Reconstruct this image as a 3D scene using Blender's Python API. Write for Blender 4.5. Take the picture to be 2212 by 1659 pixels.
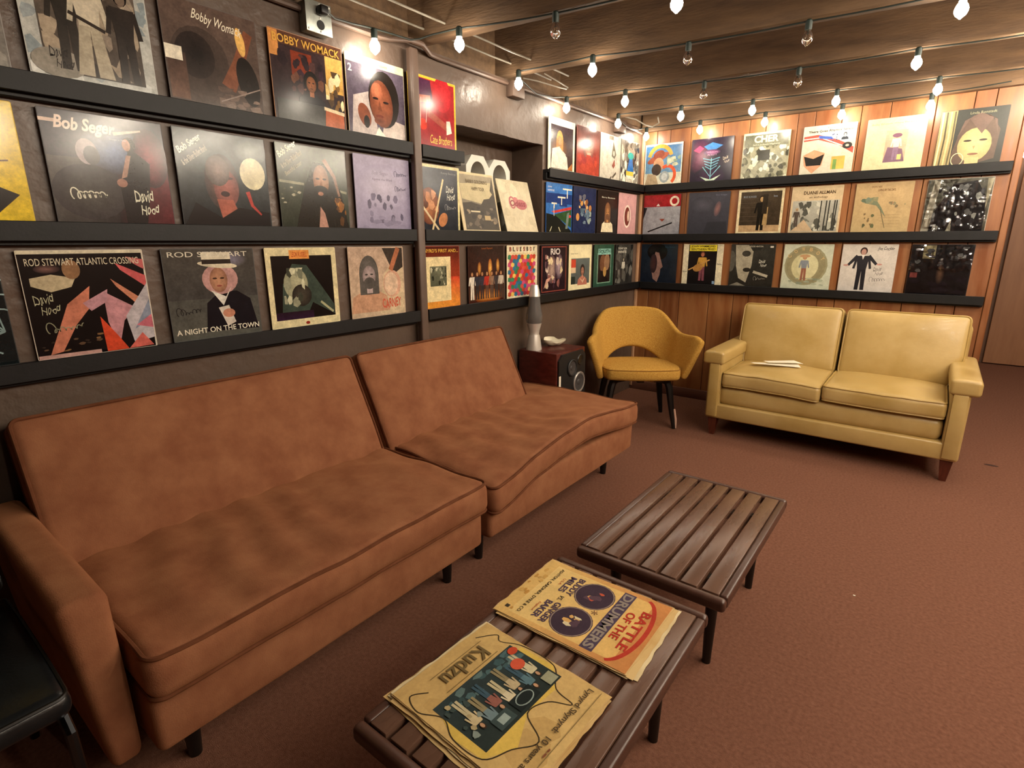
import bpy, bmesh, math, random
from mathutils import Vector, Matrix, noise
from math import pi, sin, cos, radians, sqrt

random.seed(7)
for o in list(bpy.data.objects): bpy.data.objects.remove(o)
scene = bpy.context.scene
COL = scene.collection

# ------------------------------------------------------------------ camera
F_PX = 1178.5
cam_d = bpy.data.cameras.new('camera'); cam = bpy.data.objects.new('camera', cam_d); COL.objects.link(cam)
cam_d.sensor_width = 36.0; cam_d.lens = 36.0 * F_PX / 2212.0; cam_d.clip_start = 0.02
_y, _p, _r = radians(37.4865), radians(-14.6194), radians(-0.108)
fw = Vector((-sin(_y) * cos(_p), cos(_y) * cos(_p), sin(_p)))
r0 = Vector((cos(_y), sin(_y), 0)); u0 = r0.cross(fw)
rt = r0 * cos(_r) + u0 * sin(_r); up = -r0 * sin(_r) + u0 * cos(_r)
cam.matrix_world = Matrix(((rt.x, up.x, -fw.x, 2.0591), (rt.y, up.y, -fw.y, -4.4555), (rt.z, up.z, -fw.z, 1.28), (0, 0, 0, 1)))
scene.camera = cam

# ------------------------------------------------------------------ world, exposure
w = bpy.data.worlds.new('world'); scene.world = w; w.use_nodes = True
w.node_tree.nodes['Background'].inputs[0].default_value = (0.0, 0.0, 0.0, 1)
w.node_tree.nodes['Background'].inputs[1].default_value = 0.0
scene.view_settings.view_transform = 'Standard'; scene.view_settings.look = 'None'
scene.view_settings.gamma = 1.0; scene.view_settings.use_curve_mapping = False
scene.view_settings.exposure = 0.66
BULB_STRENGTH = 95.0
BULB_COLOR = (1.0, 0.87, 0.69)

# ------------------------------------------------------------------ colours and materials
def lin(c):
    return c / 12.92 if c <= 0.04045 else ((c + 0.055) / 1.055) ** 2.4
def hx(s):
    s = s.lstrip('#')
    if len(s) == 3: s = ''.join(a * 2 for a in s)
    return tuple(lin(int(s[i:i + 2], 16) / 255) for i in (0, 2, 4))
MATS = {}
def mat(name, col, rough=0.6, col2=None, scale=12.0, stretch=(1, 1, 1), bump=0.0, bscale=200.0, metal=0.0, sheen=0.0, coat=0.0,
        trans=0.0, emit=None, estr=0.0, spec=0.5, detail=4.0, ramp=(0.35, 0.65), attr=None, objcol=False, rough2=None, mottle=0.0, sheen_col=None, bumpstretch=None, alpha=None):
    if name in MATS: return MATS[name]
    m = bpy.data.materials.new(name); m.use_nodes = True; MATS[name] = m
    nt = m.node_tree; N = nt.nodes; L = nt.links; b = N['Principled BSDF']
    c1 = hx(col) if isinstance(col, str) else col
    b.inputs['Base Color'].default_value = (*c1, 1); b.inputs['Roughness'].default_value = rough
    b.inputs['Metallic'].default_value = metal; b.inputs['Specular IOR Level'].default_value = spec
    if sheen:
        b.inputs['Sheen Weight'].default_value = sheen; b.inputs['Sheen Roughness'].default_value = 0.45
        b.inputs['Sheen Tint'].default_value = (*(hx(sheen_col) if sheen_col else c1), 1)
    if coat: b.inputs['Coat Weight'].default_value = coat; b.inputs['Coat Roughness'].default_value = 0.12
    if trans: b.inputs['Transmission Weight'].default_value = trans; b.inputs['IOR'].default_value = 1.45
    if alpha is not None: b.inputs['Alpha'].default_value = alpha
    if emit: b.inputs['Emission Color'].default_value = (*emit, 1); b.inputs['Emission Strength'].default_value = estr
    tc = N.new('ShaderNodeTexCoord')
    def mapped(st):
        mp = N.new('ShaderNodeMapping'); mp.inputs['Scale'].default_value = st
        L.new(tc.outputs['Object'], mp.inputs['Vector']); return mp
    if col2 is not None or rough2 is not None:
        mp = mapped(stretch); nz = N.new('ShaderNodeTexNoise')
        nz.inputs['Scale'].default_value = scale; nz.inputs['Detail'].default_value = detail; nz.inputs['Roughness'].default_value = 0.6
        L.new(mp.outputs[0], nz.inputs['Vector'])
        if col2 is not None:
            rp = N.new('ShaderNodeValToRGB')
            rp.color_ramp.elements[0].position, rp.color_ramp.elements[1].position = ramp
            rp.color_ramp.elements[0].color = (*c1, 1); rp.color_ramp.elements[1].color = (*(hx(col2) if isinstance(col2, str) else col2), 1)
            L.new(nz.outputs['Fac'], rp.inputs['Fac']); L.new(rp.outputs['Color'], b.inputs['Base Color'])
        if rough2 is not None:
            mr = N.new('ShaderNodeMapRange'); mr.inputs['From Min'].default_value, mr.inputs['From Max'].default_value = ramp
            mr.inputs['To Min'].default_value, mr.inputs['To Max'].default_value = rough, rough2
            L.new(nz.outputs['Fac'], mr.inputs['Value']); L.new(mr.outputs['Result'], b.inputs['Roughness'])
    if attr:
        at = N.new('ShaderNodeVertexColor'); at.layer_name = attr; out = at.outputs['Color']
        for sc_, k_ in ((22.0, mottle), (120.0, mottle * 0.7)):          # printed grain of a photograph
            nm = N.new('ShaderNodeTexNoise'); nm.inputs['Scale'].default_value = sc_; nm.inputs['Detail'].default_value = 6; nm.inputs['Roughness'].default_value = 0.65
            L.new(tc.outputs['Object'], nm.inputs['Vector'])
            mr = N.new('ShaderNodeMapRange'); mr.inputs['From Min'].default_value, mr.inputs['From Max'].default_value = 0.3, 0.7
            mr.inputs['To Min'].default_value, mr.inputs['To Max'].default_value = 1 - k_, 1 + k_
            L.new(nm.outputs['Fac'], mr.inputs['Value'])
            vm = N.new('ShaderNodeVectorMath'); vm.operation = 'SCALE'; L.new(out, vm.inputs[0]); L.new(mr.outputs['Result'], vm.inputs['Scale']); out = vm.outputs[0]
        L.new(out, b.inputs['Base Color'])
    if objcol:
        oi = N.new('ShaderNodeObjectInfo'); L.new(oi.outputs['Color'], b.inputs['Base Color'])
    if bump:
        mp2 = mapped(bumpstretch or stretch); nb = N.new('ShaderNodeTexNoise'); nb.inputs['Scale'].default_value = bscale; nb.inputs['Detail'].default_value = 3
        L.new(mp2.outputs[0], nb.inputs['Vector'])
        bp = N.new('ShaderNodeBump'); bp.inputs['Strength'].default_value = bump; bp.inputs['Distance'].default_value = 0.004
        L.new(nb.outputs['Fac'], bp.inputs['Height']); L.new(bp.outputs['Normal'], b.inputs['Normal'])
    return m

plaster = mat('brown_painted_plaster', '#54453a', 0.5, '#604f45', 3.0, bump=1.0, bscale=22, rough2=0.3, spec=0.35)
paint_trim = mat('brown_painted_wood', '#5f4c41', 0.45, '#54433a', 9, bump=0.1, bscale=60)
carpet = mat('rust_carpet', '#6f4a3b', 0.98, '#87604e', 90, bump=0.9, bscale=420, spec=0.1, detail=6, ramp=(0.3, 0.7))
panel_m = [mat('wood_paneling_%d' % i, c1, 0.3, c2, 4, (5, 5, 0.7), bump=0.06, bscale=30, rough2=0.55, spec=0.5) for i, (c1, c2) in
           enumerate((('#7b4828', '#906036'), ('#85502c', '#9a683c'), ('#714123', '#865631')))]
panel_groove = mat('dark_groove', '#2c160a', 0.9)
beam_m = mat('old_joist_wood', '#4c3826', 0.8, '#6d543a', 3.0, (1.2, 9, 9), bump=0.5, bscale=16, detail=7, ramp=(0.3, 0.72))
beam_dark = mat('ceiling_boards', '#4d3421', 0.85, '#6a4a30', 4.0, (1, 8, 8), bump=0.4, bscale=20)
black_ledge = mat('black_painted_ledge', '#0a0a0b', 0.5, '#111012', 18, bump=0.08, bscale=120, spec=0.3)
door_m = mat('flush_brown_door', '#8f6240', 0.5, '#825636', 3, (6, 6, 0.6))
velvet = mat('brown_velvet', '#7a4c34', 0.9, '#926346', 10, bump=0.25, bscale=320, sheen=0.35, sheen_col='#c98a58', spec=0.15, detail=9, ramp=(0.33, 0.7))
velvet_dark = mat('brown_velvet_piping', '#58331f', 0.9, '#683f2a', 20, sheen=0.25, sheen_col='#b87a4c', spec=0.15)
vinyl = mat('mustard_vinyl', '#a88c50', 0.32, '#ba9f66', 4.0, bump=0.12, bscale=55, rough2=0.46, detail=5, coat=0.12)
vinyl_dark = mat('mustard_vinyl_piping', '#a08448', 0.4, '#b09456', 10)
tweed = mat('ochre_tweed', '#ad8036', 0.95, '#c39a4c', 110, (1, 1, 2.5), bump=0.6, bscale=260, spec=0.15, ramp=(0.4, 0.6))
black_wood = mat('black_lacquer_leg', '#0c0a09', 0.35)
red_wood = mat('reddish_leg_wood', '#4a1f14', 0.4, '#5c2a1b', 14, (6, 6, 1))
worn_wood = mat('worn_pale_wood', '#c7a08c', 0.7)
slat_m = mat('walnut_slat', '#5c4336', 0.26, '#664b3c', 5, (8, 1.0, 8), rough2=0.3)
slat_dark = mat('walnut_dark', '#452d24', 0.34, '#4d342a', 5, (6, 1.5, 6))
metal_galv = mat('galvanised_steel', '#9aa09a', 0.38, '#b4b9b2', 30, metal=0.75)
silver = mat('silver_metal', '#dedad2', 0.34, metal=0.55)
dark_rubber = mat('black_plastic', '#0b0b0c', 0.4)
socket_m = mat('socket_dark_green', '#182722', 0.5)
cable_m = mat('cable_dark_green', '#18201b', 0.6)
white_cable = mat('white_cable', '#8f897c', 0.5)
bulb_on = mat('lit_bulb', '#fff2dc', 0.3, emit=BULB_COLOR, estr=BULB_STRENGTH)
bulb_fill = mat('lit_bulb_offframe_fill', '#fff2dc', 0.3, emit=BULB_COLOR, estr=BULB_STRENGTH * 4.4)  # for added off-frame bulbs, strength raised to fill the room with light
bulb_off = mat('clear_bulb_glass', '#ffffff', 0.03, trans=1.0)
filament_m = mat('filament', '#b9a98c', 0.4, metal=0.6)
print_gloss = mat('glossy_print', '#ffffff', 0.17, attr='Col', spec=0.36, bump=0.04, bscale=9, mottle=0.27)
lettering_m = mat('printed_lettering', '#ffffff', 0.17, attr='Col', spec=0.36)
print_satin = mat('satin_print', '#ffffff', 0.38, attr='Col', spec=0.3, bump=0.03, bscale=9, mottle=0.14)
print_matte = mat('newsprint_ink', '#ffffff', 0.9, attr='Col', spec=0.15, mottle=0.12)
sleeve_m = mat('card_sleeve', '#ffffff', 0.5, objcol=True)
newsprint = mat('aged_newsprint', '#cbb07c', 0.9, '#b8955c', 9, spec=0.1, detail=6, ramp=(0.4, 0.75))
newsprint_pale = mat('pale_newsprint', '#d8caa4', 0.9, '#c8b68c', 14, spec=0.1)
white_foam = mat('white_foam_board', '#d9d6cd', 0.6, '#c9c6bc', 6)
speaker_black = mat('speaker_baffle', '#0d0c0d', 0.55)
cherry = mat('cherry_veneer', '#43160f', 0.3, '#57201a', 5, (4, 4, 12))
cone_m = mat('speaker_cone', '#3b3838', 0.5)
ring_m = mat('speaker_ring', '#a9a6a2', 0.35, metal=0.7)
lava_glass = mat('lava_glass', '#8a8785', 0.12, trans=0.6, spec=0.6)
ceramic = mat('cream_ceramic', '#e4dcc2', 0.25)
paper_m = mat('white_paper', '#e6dfcc', 0.8)
black_vinyl = mat('black_leatherette', '#101214', 0.3, '#16191b', 20, bump=0.1, bscale=150)
chrome = mat('dark_chrome', '#55585c', 0.25, metal=1.0)

# ------------------------------------------------------------------ builders
MX = {}
def link(o): COL.objects.link(o); return o
def tag(o, label=None, cat=None, group=None, kind=None):
    if label: o['label'] = label
    if cat: o['category'] = cat
    if group: o['group'] = group
    if kind: o['kind'] = kind
    return o
def thing(name, label, cat, loc=(0, 0, 0), rotz=0.0, group=None, mtx=None):
    o = bpy.data.objects.new(name, None); link(o); o.empty_display_size = 0.1
    M = mtx if mtx is not None else Matrix.Translation(loc) @ Matrix.Rotation(rotz, 4, 'Z')
    o.matrix_world = M; MX[o] = M
    return tag(o, label, cat, group)
def build(name, bm, material, parent=None, smooth=True, angle=35, local=False):
    """bm in world coordinates (or in the thing's own when local) -> one mesh object"""
    if parent is not None and not local: bm.transform(MX[parent].inverted())
    me = bpy.data.meshes.new(name); bm.to_mesh(me); bm.free()
    me.materials.append(material)
    if smooth:
        for p in me.polygons: p.use_smooth = True
        me.set_sharp_from_angle(angle=radians(angle))
    o = bpy.data.objects.new(name, me); link(o)
    if parent is not None: o.parent = parent; MX[o] = MX[parent]
    else: MX[o] = Matrix.Identity(4)
    return o
def nb(): return bmesh.new()
def box(bm, x0, x1, y0, y1, z0, z1, bevel=0.0, seg=2, M=None):
    vs = [bm.verts.new((x, y, z)) for z in (z0, z1) for y in (y0, y1) for x in (x0, x1)]
    fs = [bm.faces.new([vs[i] for i in q]) for q in ((0, 2, 3, 1), (4, 5, 7, 6), (0, 1, 5, 4), (2, 6, 7, 3), (0, 4, 6, 2), (1, 3, 7, 5))]
    if bevel:
        es = list({e for f in fs for e in f.edges})
        r = bmesh.ops.bevel(bm, geom=es, offset=bevel, segments=seg, profile=0.5, affect='EDGES')
        vs = list({v for v in r['verts']} | {v for v in vs if v.is_valid})
    if M is not None: bmesh.ops.transform(bm, matrix=M, verts=[v for v in vs if v.is_valid])
    return bm
def tube(bm, pts, r, n=8, closed=False, cap=True, flat=1.0):
    pts = [Vector(p) for p in pts]; m = len(pts); rings = []
    prev = None
    for i, p in enumerate(pts):
        a = pts[(i - 1) % m] if (closed or i > 0) else p
        b = pts[(i + 1) % m] if (closed or i < m - 1) else p
        t = (b - a).normalized()
        if prev is None:
            ref = Vector((0, 0, 1)) if abs(t.z) < 0.9 else Vector((1, 0, 0))
            s = t.cross(ref).normalized()
        else:
            s = (prev - t * prev.dot(t)).normalized()
        prev = s; q = t.cross(s)
        rr = r[i] if isinstance(r, (list, tuple)) else r
        rings.append([bm.verts.new(p + (s * cos(2 * pi * k / n) + q * sin(2 * pi * k / n) * flat) * rr) for k in range(n)])
    for i in range(m if closed else m - 1):
        A, B = rings[i], rings[(i + 1) % m]
        for k in range(n): bm.faces.new((A[k], A[(k + 1) % n], B[(k + 1) % n], B[k]))
    if cap and not closed: bm.faces.new(rings[0][::-1]); bm.faces.new(rings[-1])
    return bm
def lathe(bm, prof, n=24, c=(0, 0, 0), M=None):
    rings = []; new = []
    for r, z in prof:
        if r < 1e-5: ring = [bm.verts.new((c[0], c[1], c[2] + z))]
        else: ring = [bm.verts.new((c[0] + r * cos(2 * pi * k / n), c[1] + r * sin(2 * pi * k / n), c[2] + z)) for k in range(n)]
        rings.append(ring); new += ring
    for A, B in zip(rings, rings[1:]):
        if len(A) == 1 and len(B) == 1: continue
        for k in range(n):
            j = (k + 1) % n
            if len(A) == 1: bm.faces.new((A[0], B[j], B[k]))
            elif len(B) == 1: bm.faces.new((A[k], A[j], B[0]))
            else: bm.faces.new((A[k], A[j], B[j], B[k]))
    if M is not None: bmesh.ops.transform(bm, matrix=M, verts=new)
    return bm
def axis_pts(h, r, n):
    e = [-h, -h + 0.3 * r, -h + 0.65 * r]
    mid = [(-h + r) + (2 * (h - r)) * i / n for i in range(n + 1)]
    return e + mid + [-v for v in e[::-1]]
def cushion(bm, sx, sy, sz, r, nx=10, ny=10, nz=2, fn=None):
    """soft rounded box centred on x,y, from z=0 to sz; fn deforms each point"""
    hx_, hy_, hz_ = sx / 2, sy / 2, sz / 2
    X, Y, Z = axis_pts(hx_, r, nx), axis_pts(hy_, r, ny), axis_pts(hz_, min(r, hz_ * 0.98), nz)
    cache = {}
    def V(x, y, z):
        k = (round(x, 6), round(y, 6), round(z, 6))
        if k in cache: return cache[k]
        p = Vector((x, y, z)); rz = min(r, hz_ * 0.98)
        q = Vector((max(-hx_ + r, min(hx_ - r, x)), max(-hy_ + r, min(hy_ - r, y)), max(-hz_ + rz, min(hz_ - rz, z))))
        d = p - q
        nzc = sum(1 for c in d if abs(c) > 1e-7)
        if nzc > 1: p = q + d.normalized() * r
        p.z += hz_
        if fn: p = fn(p)
        v = bm.verts.new(p); cache[k] = v; return v
    def grid(A, B, f, flip):
        for i in range(len(A) - 1):
            for j in range(len(B) - 1):
                q = [V(*f(A[i], B[j])), V(*f(A[i + 1], B[j])), V(*f(A[i + 1], B[j + 1])), V(*f(A[i], B[j + 1]))]
                if len(set(q)) < 3: continue
                bm.faces.new(q[::-1] if flip else q)
    grid(X, Y, lambda a, b: (a, b, hz_), False); grid(X, Y, lambda a, b: (a, b, -hz_), True)
    grid(X, Z, lambda a, b: (a, -hy_, b), False); grid(X, Z, lambda a, b: (a, hy_, b), True)
    grid(Y, Z, lambda a, b: (hx_, a, b), False); grid(Y, Z, lambda a, b: (-hx_, a, b), True)
    return bm
def rim_path(sx, sy, r, z, fn=None, n=14):
    """closed path round the rounded plan edge of a cushion at height z"""
    k = 0.29 * r; a, b = sx / 2 - k, sy / 2 - k; P = []
    def arc(cx, cy, a0):
        for i in range(5): P.append(Vector((cx + c * cos(a0 + i * pi / 10), cy + c * sin(a0 + i * pi / 10), z)))
    def seg(p, q, m):
        for i in range(m): P.append(Vector((p[0] + (q[0] - p[0]) * i / m, p[1] + (q[1] - p[1]) * i / m, z)))
    c = r * 0.8
    seg((-a + c, -b), (a - c, -b), n); arc(a - c, -b + c, -pi / 2)
    seg((a, -b + c), (a, b - c), n); arc(a - c, b - c, 0)
    seg((a - c, b), (-a + c, b), n); arc(-a + c, b - c, pi / 2)
    seg((-a, b - c), (-a, -b + c), n); arc(-a + c, -b + c, pi)
    return [fn(p) for p in P] if fn else P
def ss(a, b, x):
    t = max(0.0, min(1.0, (x - a) / (b - a))); return t * t * (3 - 2 * t)
def nz3(x, y, z): return noise.noise(Vector((x, y, z)))

# ------------------------------------------------------------------ the room
ZR = (1.717, 1.332, 0.945)            # heights of the three display ledges
YF, YN, XR = 3.25, -6.2, 4.6          # far wall, wall behind the camera, right wall
bm = nb(); box(bm, -0.35, XR + 0.1, YN - 0.1, YF + 0.1, -0.1, 0.0); tag(build('floor', bm, carpet, smooth=False), 'rust brown wall to wall carpet', kind='structure')
bm = nb(); box(bm, -0.35, XR + 0.1, YN - 0.1, YF + 0.1, 2.41, 2.5); tag(build('ceiling', bm, beam_dark, smooth=False), 'dark subfloor boards above the joists', kind='structure')
# left wall with its recess
bm = nb(); ny0, ny1, nz0, nz1, nd = -2.245, -1.455, 1.28, 1.865, -0.24
ys = [YN, ny0, ny1, 0.1]; zs = [0.0, nz0, nz1, 2.15]
G = {(i, j): bm.verts.new((0, ys[i], zs[j])) for i in range(4) for j in range(4)}
for i in range(3):
    for j in range(3):
        if (i, j) != (1, 1): bm.faces.new((G[i, j], G[i + 1, j], G[i + 1, j + 1], G[i, j + 1]))
B = [bm.verts.new((nd, y, z)) for y, z in ((ny0, nz0), (ny1, nz0), (ny1, nz1), (ny0, nz1))]
Fr = [G[1, 1], G[2, 1], G[2, 2], G[1, 2]]
bm.faces.new(B)
for k in range(4): bm.faces.new((Fr[k], B[k], B[(k + 1) % 4], Fr[(k + 1) % 4]))
BK = [bm.verts.new((-0.3, y, z)) for y, z in ((YN, 0), (0.1, 0), (0.1, 2.15), (YN, 2.15))]
bm.faces.new(BK[::-1])
bm.normal_update()
tag(build('wall_left', bm, plaster, smooth=False), 'brown painted plaster wall with a deep recess', kind='structure')
bm = nb()                                              # ragged lintel edge of the recess
n_ = 26; prev = None
for i in range(n_ + 1):
    y = ny0 + (ny1 - ny0) * i / n_; d = 0.006 + 0.012 * abs(nz3(y * 9, 0.3, 1.7))
    ring = [bm.verts.new(v) for v in ((0.004, y, nz1 + 0.01), (0.004, y, nz1 - d), (-0.03, y, nz1 - d * 0.7), (-0.03, y, nz1 + 0.01))]
    if prev:
        for k in range(4): bm.faces.new((prev[k], ring[k], ring[(k + 1) % 4], prev[(k + 1) % 4]))
    prev = ring
tag(build('trim_1', bm, plaster), 'ragged plaster edge over the wall recess', kind='structure')
bm = nb(); box(bm, -0.3, -0.02, YN, 0.1, 2.15, 2.41); tag(build('trim_2', bm, beam_m, smooth=False), 'rough wooden rim board above the plaster wall', kind='structure')
# paneled back wall: backing and single planks
bm = nb(); box(bm, -0.3, 2.335, 0.0, 0.1, 0.0, 2.41); wb = tag(build('wall_back', bm, panel_groove, smooth=False), 'varnished wood plank paneling', kind='structure')
gx = [0.0, 0.119, 0.227, 0.391, 0.633, 0.822, 0.932, 1.137, 1.244, 1.402, 1.51, 1.668, 1.899, 2.079, 2.176, 2.312]
for i, (a, b) in enumerate(zip(gx, gx[1:])):
    bm = nb(); box(bm, a + 0.0018, b - 0.0018, -0.012, 0.001, 0.03, 2.13, 0.0025, 1)
    o = build('plank', bm, panel_m[(i * 5 + i // 2) % 3], wb, smooth=False)
bm = nb(); box(bm, 2.312, 2.345, -0.018, 0.102, 0.0, 2.41, 0.003, 1); tag(build('trim_3', bm, panel_m[2], smooth=False), 'wooden end strip of the paneled wall', kind='structure')
bm = nb(); box(bm, 0.0, 0.024, -0.036, -0.0125, 0.03, 2.1, 0.004, 2); tag(build('trim_4', bm, mat('pale_strip', '#b98d6a', 0.5, '#c79c78', 8)), 'narrow pale corner strip between the two walls', kind='structure')
bm = nb(); box(bm, 0.0, 2.31, -0.055, -0.0, 2.125, 2.41, 0.006, 2); tag(build('trim_5', bm, beam_m, smooth=False), 'rough header board along the top of the paneling', kind='structure')
bm = nb(); box(bm, 0.0, 2.335, -0.03, -0.0125, 0.0, 0.08, 0.006, 2); tag(build('baseboard_back', bm, mat('baseboard_paint', '#6b4536', 0.6), smooth=True), 'brown baseboard under the paneling', kind='structure')
# passage beyond the paneled wall, far wall with door
far_m = mat('far_wall_paint', '#6a4630', 0.6, '#604029', 3)
bm = nb(); box(bm, 2.25, 2.335, 0.1, YF, 0.0, 2.41); tag(build('wall_passage', bm, far_m, smooth=False), 'side wall of the passage', kind='structure')
bm = nb(); box(bm, 2.25, XR, YF, YF + 0.1, 0.0, 2.41); tag(build('wall_far', bm, far_m, smooth=False), 'far end wall of the passage', kind='structure')
bm = nb(); box(bm, 2.585, 3.45, YF - 0.05, YF - 0.006, 0.012, 2.06, 0.003, 1); d1 = tag(build('door_1', bm, door_m, smooth=False), 'flat brown door at the far end of the passage', kind='structure')
bm = nb(); lathe(bm, [(0.0, 0.06), (0.025, 0.055), (0.03, 0.03), (0.012, 0.02), (0.012, 0.0)], 16, M=Matrix.Translation((3.37, YF - 0.05, 0.98)) @ Matrix.Rotation(pi / 2, 4, 'X')); build('door_knob', bm, ring_m, d1)
for k, (a, b, z0, z1) in enumerate(((2.46, 2.555, 0, 2.15), (3.47, 3.56, 0, 2.15), (2.46, 3.56, 2.08, 2.17))):
    bm = nb(); box(bm, a, b, YF - 0.035, YF, z0, z1, 0.003, 1); tag(build('trim_%d' % (6 + k), bm, door_m, smooth=False), 'brown casing round the far door', kind='structure')
bm = nb(); box(bm, XR, XR + 0.1, YN, YF, 0.0, 2.41); tag(build('wall_right', bm, far_m, smooth=False), 'brown side wall', kind='structure')
bm = nb(); box(bm, -0.3, XR, YN - 0.1, YN, 0.0, 2.41); tag(build('wall_front', bm, far_m, smooth=False), 'brown wall facing the paneling', kind='structure')

# joists: they run a little askew of the paneled wall
SLOPE = 0.11; BZ = 2.15
def beam(y0, label):
    bm = nb(); n = 60; Lb = 4.75; prev = None
    for i in range(n + 1):
        x = -0.02 + Lb * i / n
        def j(k, s): return s * (nz3(x * 3.1 + k * 7, y0 * 5, k) * 0.6 + nz3(x * 11, k * 3.3, y0) * 0.4)
        sec = ((j(1, .006), BZ + j(2, .008) + 0.004), (0.008 + j(3, .004), BZ + j(4, .004)), (0.058, BZ + j(5, .004)), (0.066 + j(6, .004), BZ + 0.01), (0.066, 2.409), (j(7, .004), 2.409), (j(8, .005), 2.28))
        ring = [bm.verts.new((x, y0 + SLOPE * x + a, z)) for a, z in sec]
        if prev:
            m = len(sec)
            for k in range(m): bm.faces.new((prev[k], prev[(k + 1) % m], ring[(k + 1) % m], ring[k]))
        else: bm.faces.new(ring)
        prev = ring
    bm.faces.new(prev[::-1]); bmesh.ops.recalc_face_normals(bm, faces=bm.faces)
    t = thing('ceiling_beam', label, 'beam', (0, y0, BZ), 0, 'ceiling joists')
    build('timber', bm, beam_m, t, angle=30)
BY = {'D': -0.605, 'C': -1.235, 'B': -1.89, 'A': -2.515}
beam(BY['D'], 'rough wooden joist nearest the paneled wall')
beam(BY['C'], 'rough wooden joist, second out from the paneled wall')
beam(BY['B'], 'rough wooden joist, third out from the paneled wall')
beam(BY['A'], 'rough wooden joist, fourth out from the paneled wall, at the top edge')
for k, y0 in enumerate((-3.16, -3.8, -4.44)): beam(y0, ('rough wooden joist over the electrical box', 'rough wooden joist over the camera end of the sofa', 'rough wooden joist above the black chair')[k])

# pole on the left wall
bm = nb(); box(bm, 0.024, 0.058, -2.58, -2.532, 0.0, 2.118, 0.008, 3); tag(build('wall_batten', bm, paint_trim), 'upright brown painted batten crossing the ledges on the plaster wall', 'batten')
# ------------------------------------------------------------------ ledges
def ledge(wall, a0, a1, zr, label):
    c = (a0 + a1) / 2
    if wall == 'L': M = Matrix(((0, 0, 1, 0), (1, 0, 0, c), (0, 1, 0, zr), (0, 0, 0, 1)))
    else: M = Matrix(((1, 0, 0, c), (0, 0, -1, -0.012), (0, 1, 0, zr), (0, 0, 0, 1)))
    t = thing('display_ledge', label, 'ledge', mtx=M, group='black display ledges')
    h = (a1 - a0) / 2
    bm = nb(); box(bm, -h, h, -0.018, 0.0, 0.0, 0.046, 0.001, 1); build('ledge_board', bm, black_ledge, t, smooth=False, local=True)
    bm = nb(); box(bm, -h, h, -0.048, 0.006, 0.046, 0.056, 0.0015, 1); build('front_lip', bm, black_ledge, t, smooth=False, local=True)
    bm = nb(); box(bm, -h, h, -0.06, -0.018, 0.0, 0.03, 0.002, 1); build('lower_cleat', bm, black_ledge, t, smooth=False, local=True)
rows = ('top', 'middle', 'bottom')
for k in range(3):
    ledge('L', -4.9, -2.585, ZR[k], '%s black ledge on the plaster wall, on the camera side of the batten' % rows[k])
    ledge('R', 0.062, 2.306, ZR[k], '%s black ledge along the wood paneling' % rows[k])
ledge('L', -2.527, -2.235, ZR[0], 'short top black ledge between the batten and the recess')
ledge('L', -1.45, -0.002, ZR[0], 'top black ledge between the recess and the corner')
ledge('L', -2.527, -0.002, ZR[1], 'middle black ledge running past the recess to the corner')
ledge('L', -2.527, -0.002, ZR[2], 'bottom black ledge from the batten to the corner')

# ------------------------------------------------------------------ conduit, boxes, cables
bm = nb(); tube(bm, [(0.016, -5.9, 2.125), (0.016, -3.09, 2.125)], 0.011); tag(build('conduit_pipe', bm, paint_trim), 'brown painted conduit left of the electrical box', 'conduit', 'conduit runs')
bm = nb(); tube(bm, [(0.016, -2.98, 2.122), (0.016, -2.72, 2.125), (0.02, -2.66, 2.13), (0.072, -2.59, 2.135), (0.072, -2.52, 2.135), (0.018, -2.42, 2.128), (0.016, -2.36, 2.125), (0.016, -1.83, 2.125)], 0.011)
tag(build('conduit_pipe', bm, paint_trim), 'brown painted conduit bending round the batten', 'conduit', 'conduit runs')
bm = nb(); tube(bm, [(0.016, -1.70, 2.125), (0.016, -0.545, 2.125)], 0.011); tag(build('conduit_pipe', bm, paint_trim), 'brown painted conduit above the recess between two junction boxes', 'conduit', 'conduit runs')
bm = nb(); tube(bm, [(0.016, -0.43, 2.12), (0.016, -0.2, 2.115), (0.018, -0.1, 2.11)], 0.01); tag(build('conduit_pipe', bm, paint_trim), 'short brown painted conduit running into the room corner', 'conduit', 'conduit runs')
for y, lab in ((-1.765, 'brown painted junction box on the plaster wall above the recess'), (-0.487, 'brown painted junction box on the plaster wall near the corner')):
    bm = nb(); box(bm, 0.0, 0.05, y - 0.055, y + 0.055, 2.06, 2.14, 0.005, 2); tag(build('junction_box', bm, paint_trim), lab, 'junction box', 'painted junction boxes')
t = thing('electrical_box', 'grey metal outlet box with a black plug, high on the plaster wall', 'outlet box', (0.0, -3.035, 2.1))
bm = nb(); box(bm, 0.0, 0.048, -3.088, -2.982, 2.05, 2.152, 0.006, 2); build('box_body', bm, metal_galv, t)
bm = nb(); box(bm, 0.048, 0.052, -3.091, -2.979, 2.047, 2.155, 0.0018, 2); cv = build('cover_plate', bm, metal_galv, t)
RX = Matrix.Rotation(pi / 2, 4, 'Y')
bm = nb(); lathe(bm, [(0.0, 0.002), (0.0165, 0.002), (0.0165, 0.0)], 20, M=Matrix.Translation((0.052, -3.03, 2.078)) @ RX); build('receptacle', bm, dark_rubber, t)
bm = nb(); lathe(bm, [(0.0, 0.002), (0.0165, 0.002), (0.0165, 0.0)], 20, M=Matrix.Translation((0.052, -3.03, 2.124)) @ RX); build('receptacle', bm, dark_rubber, t)
bm = nb(); box(bm, 0.052, 0.085, -3.046, -3.01, 2.108, 2.14, 0.007, 3); build('plug', bm, dark_rubber, t)
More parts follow.
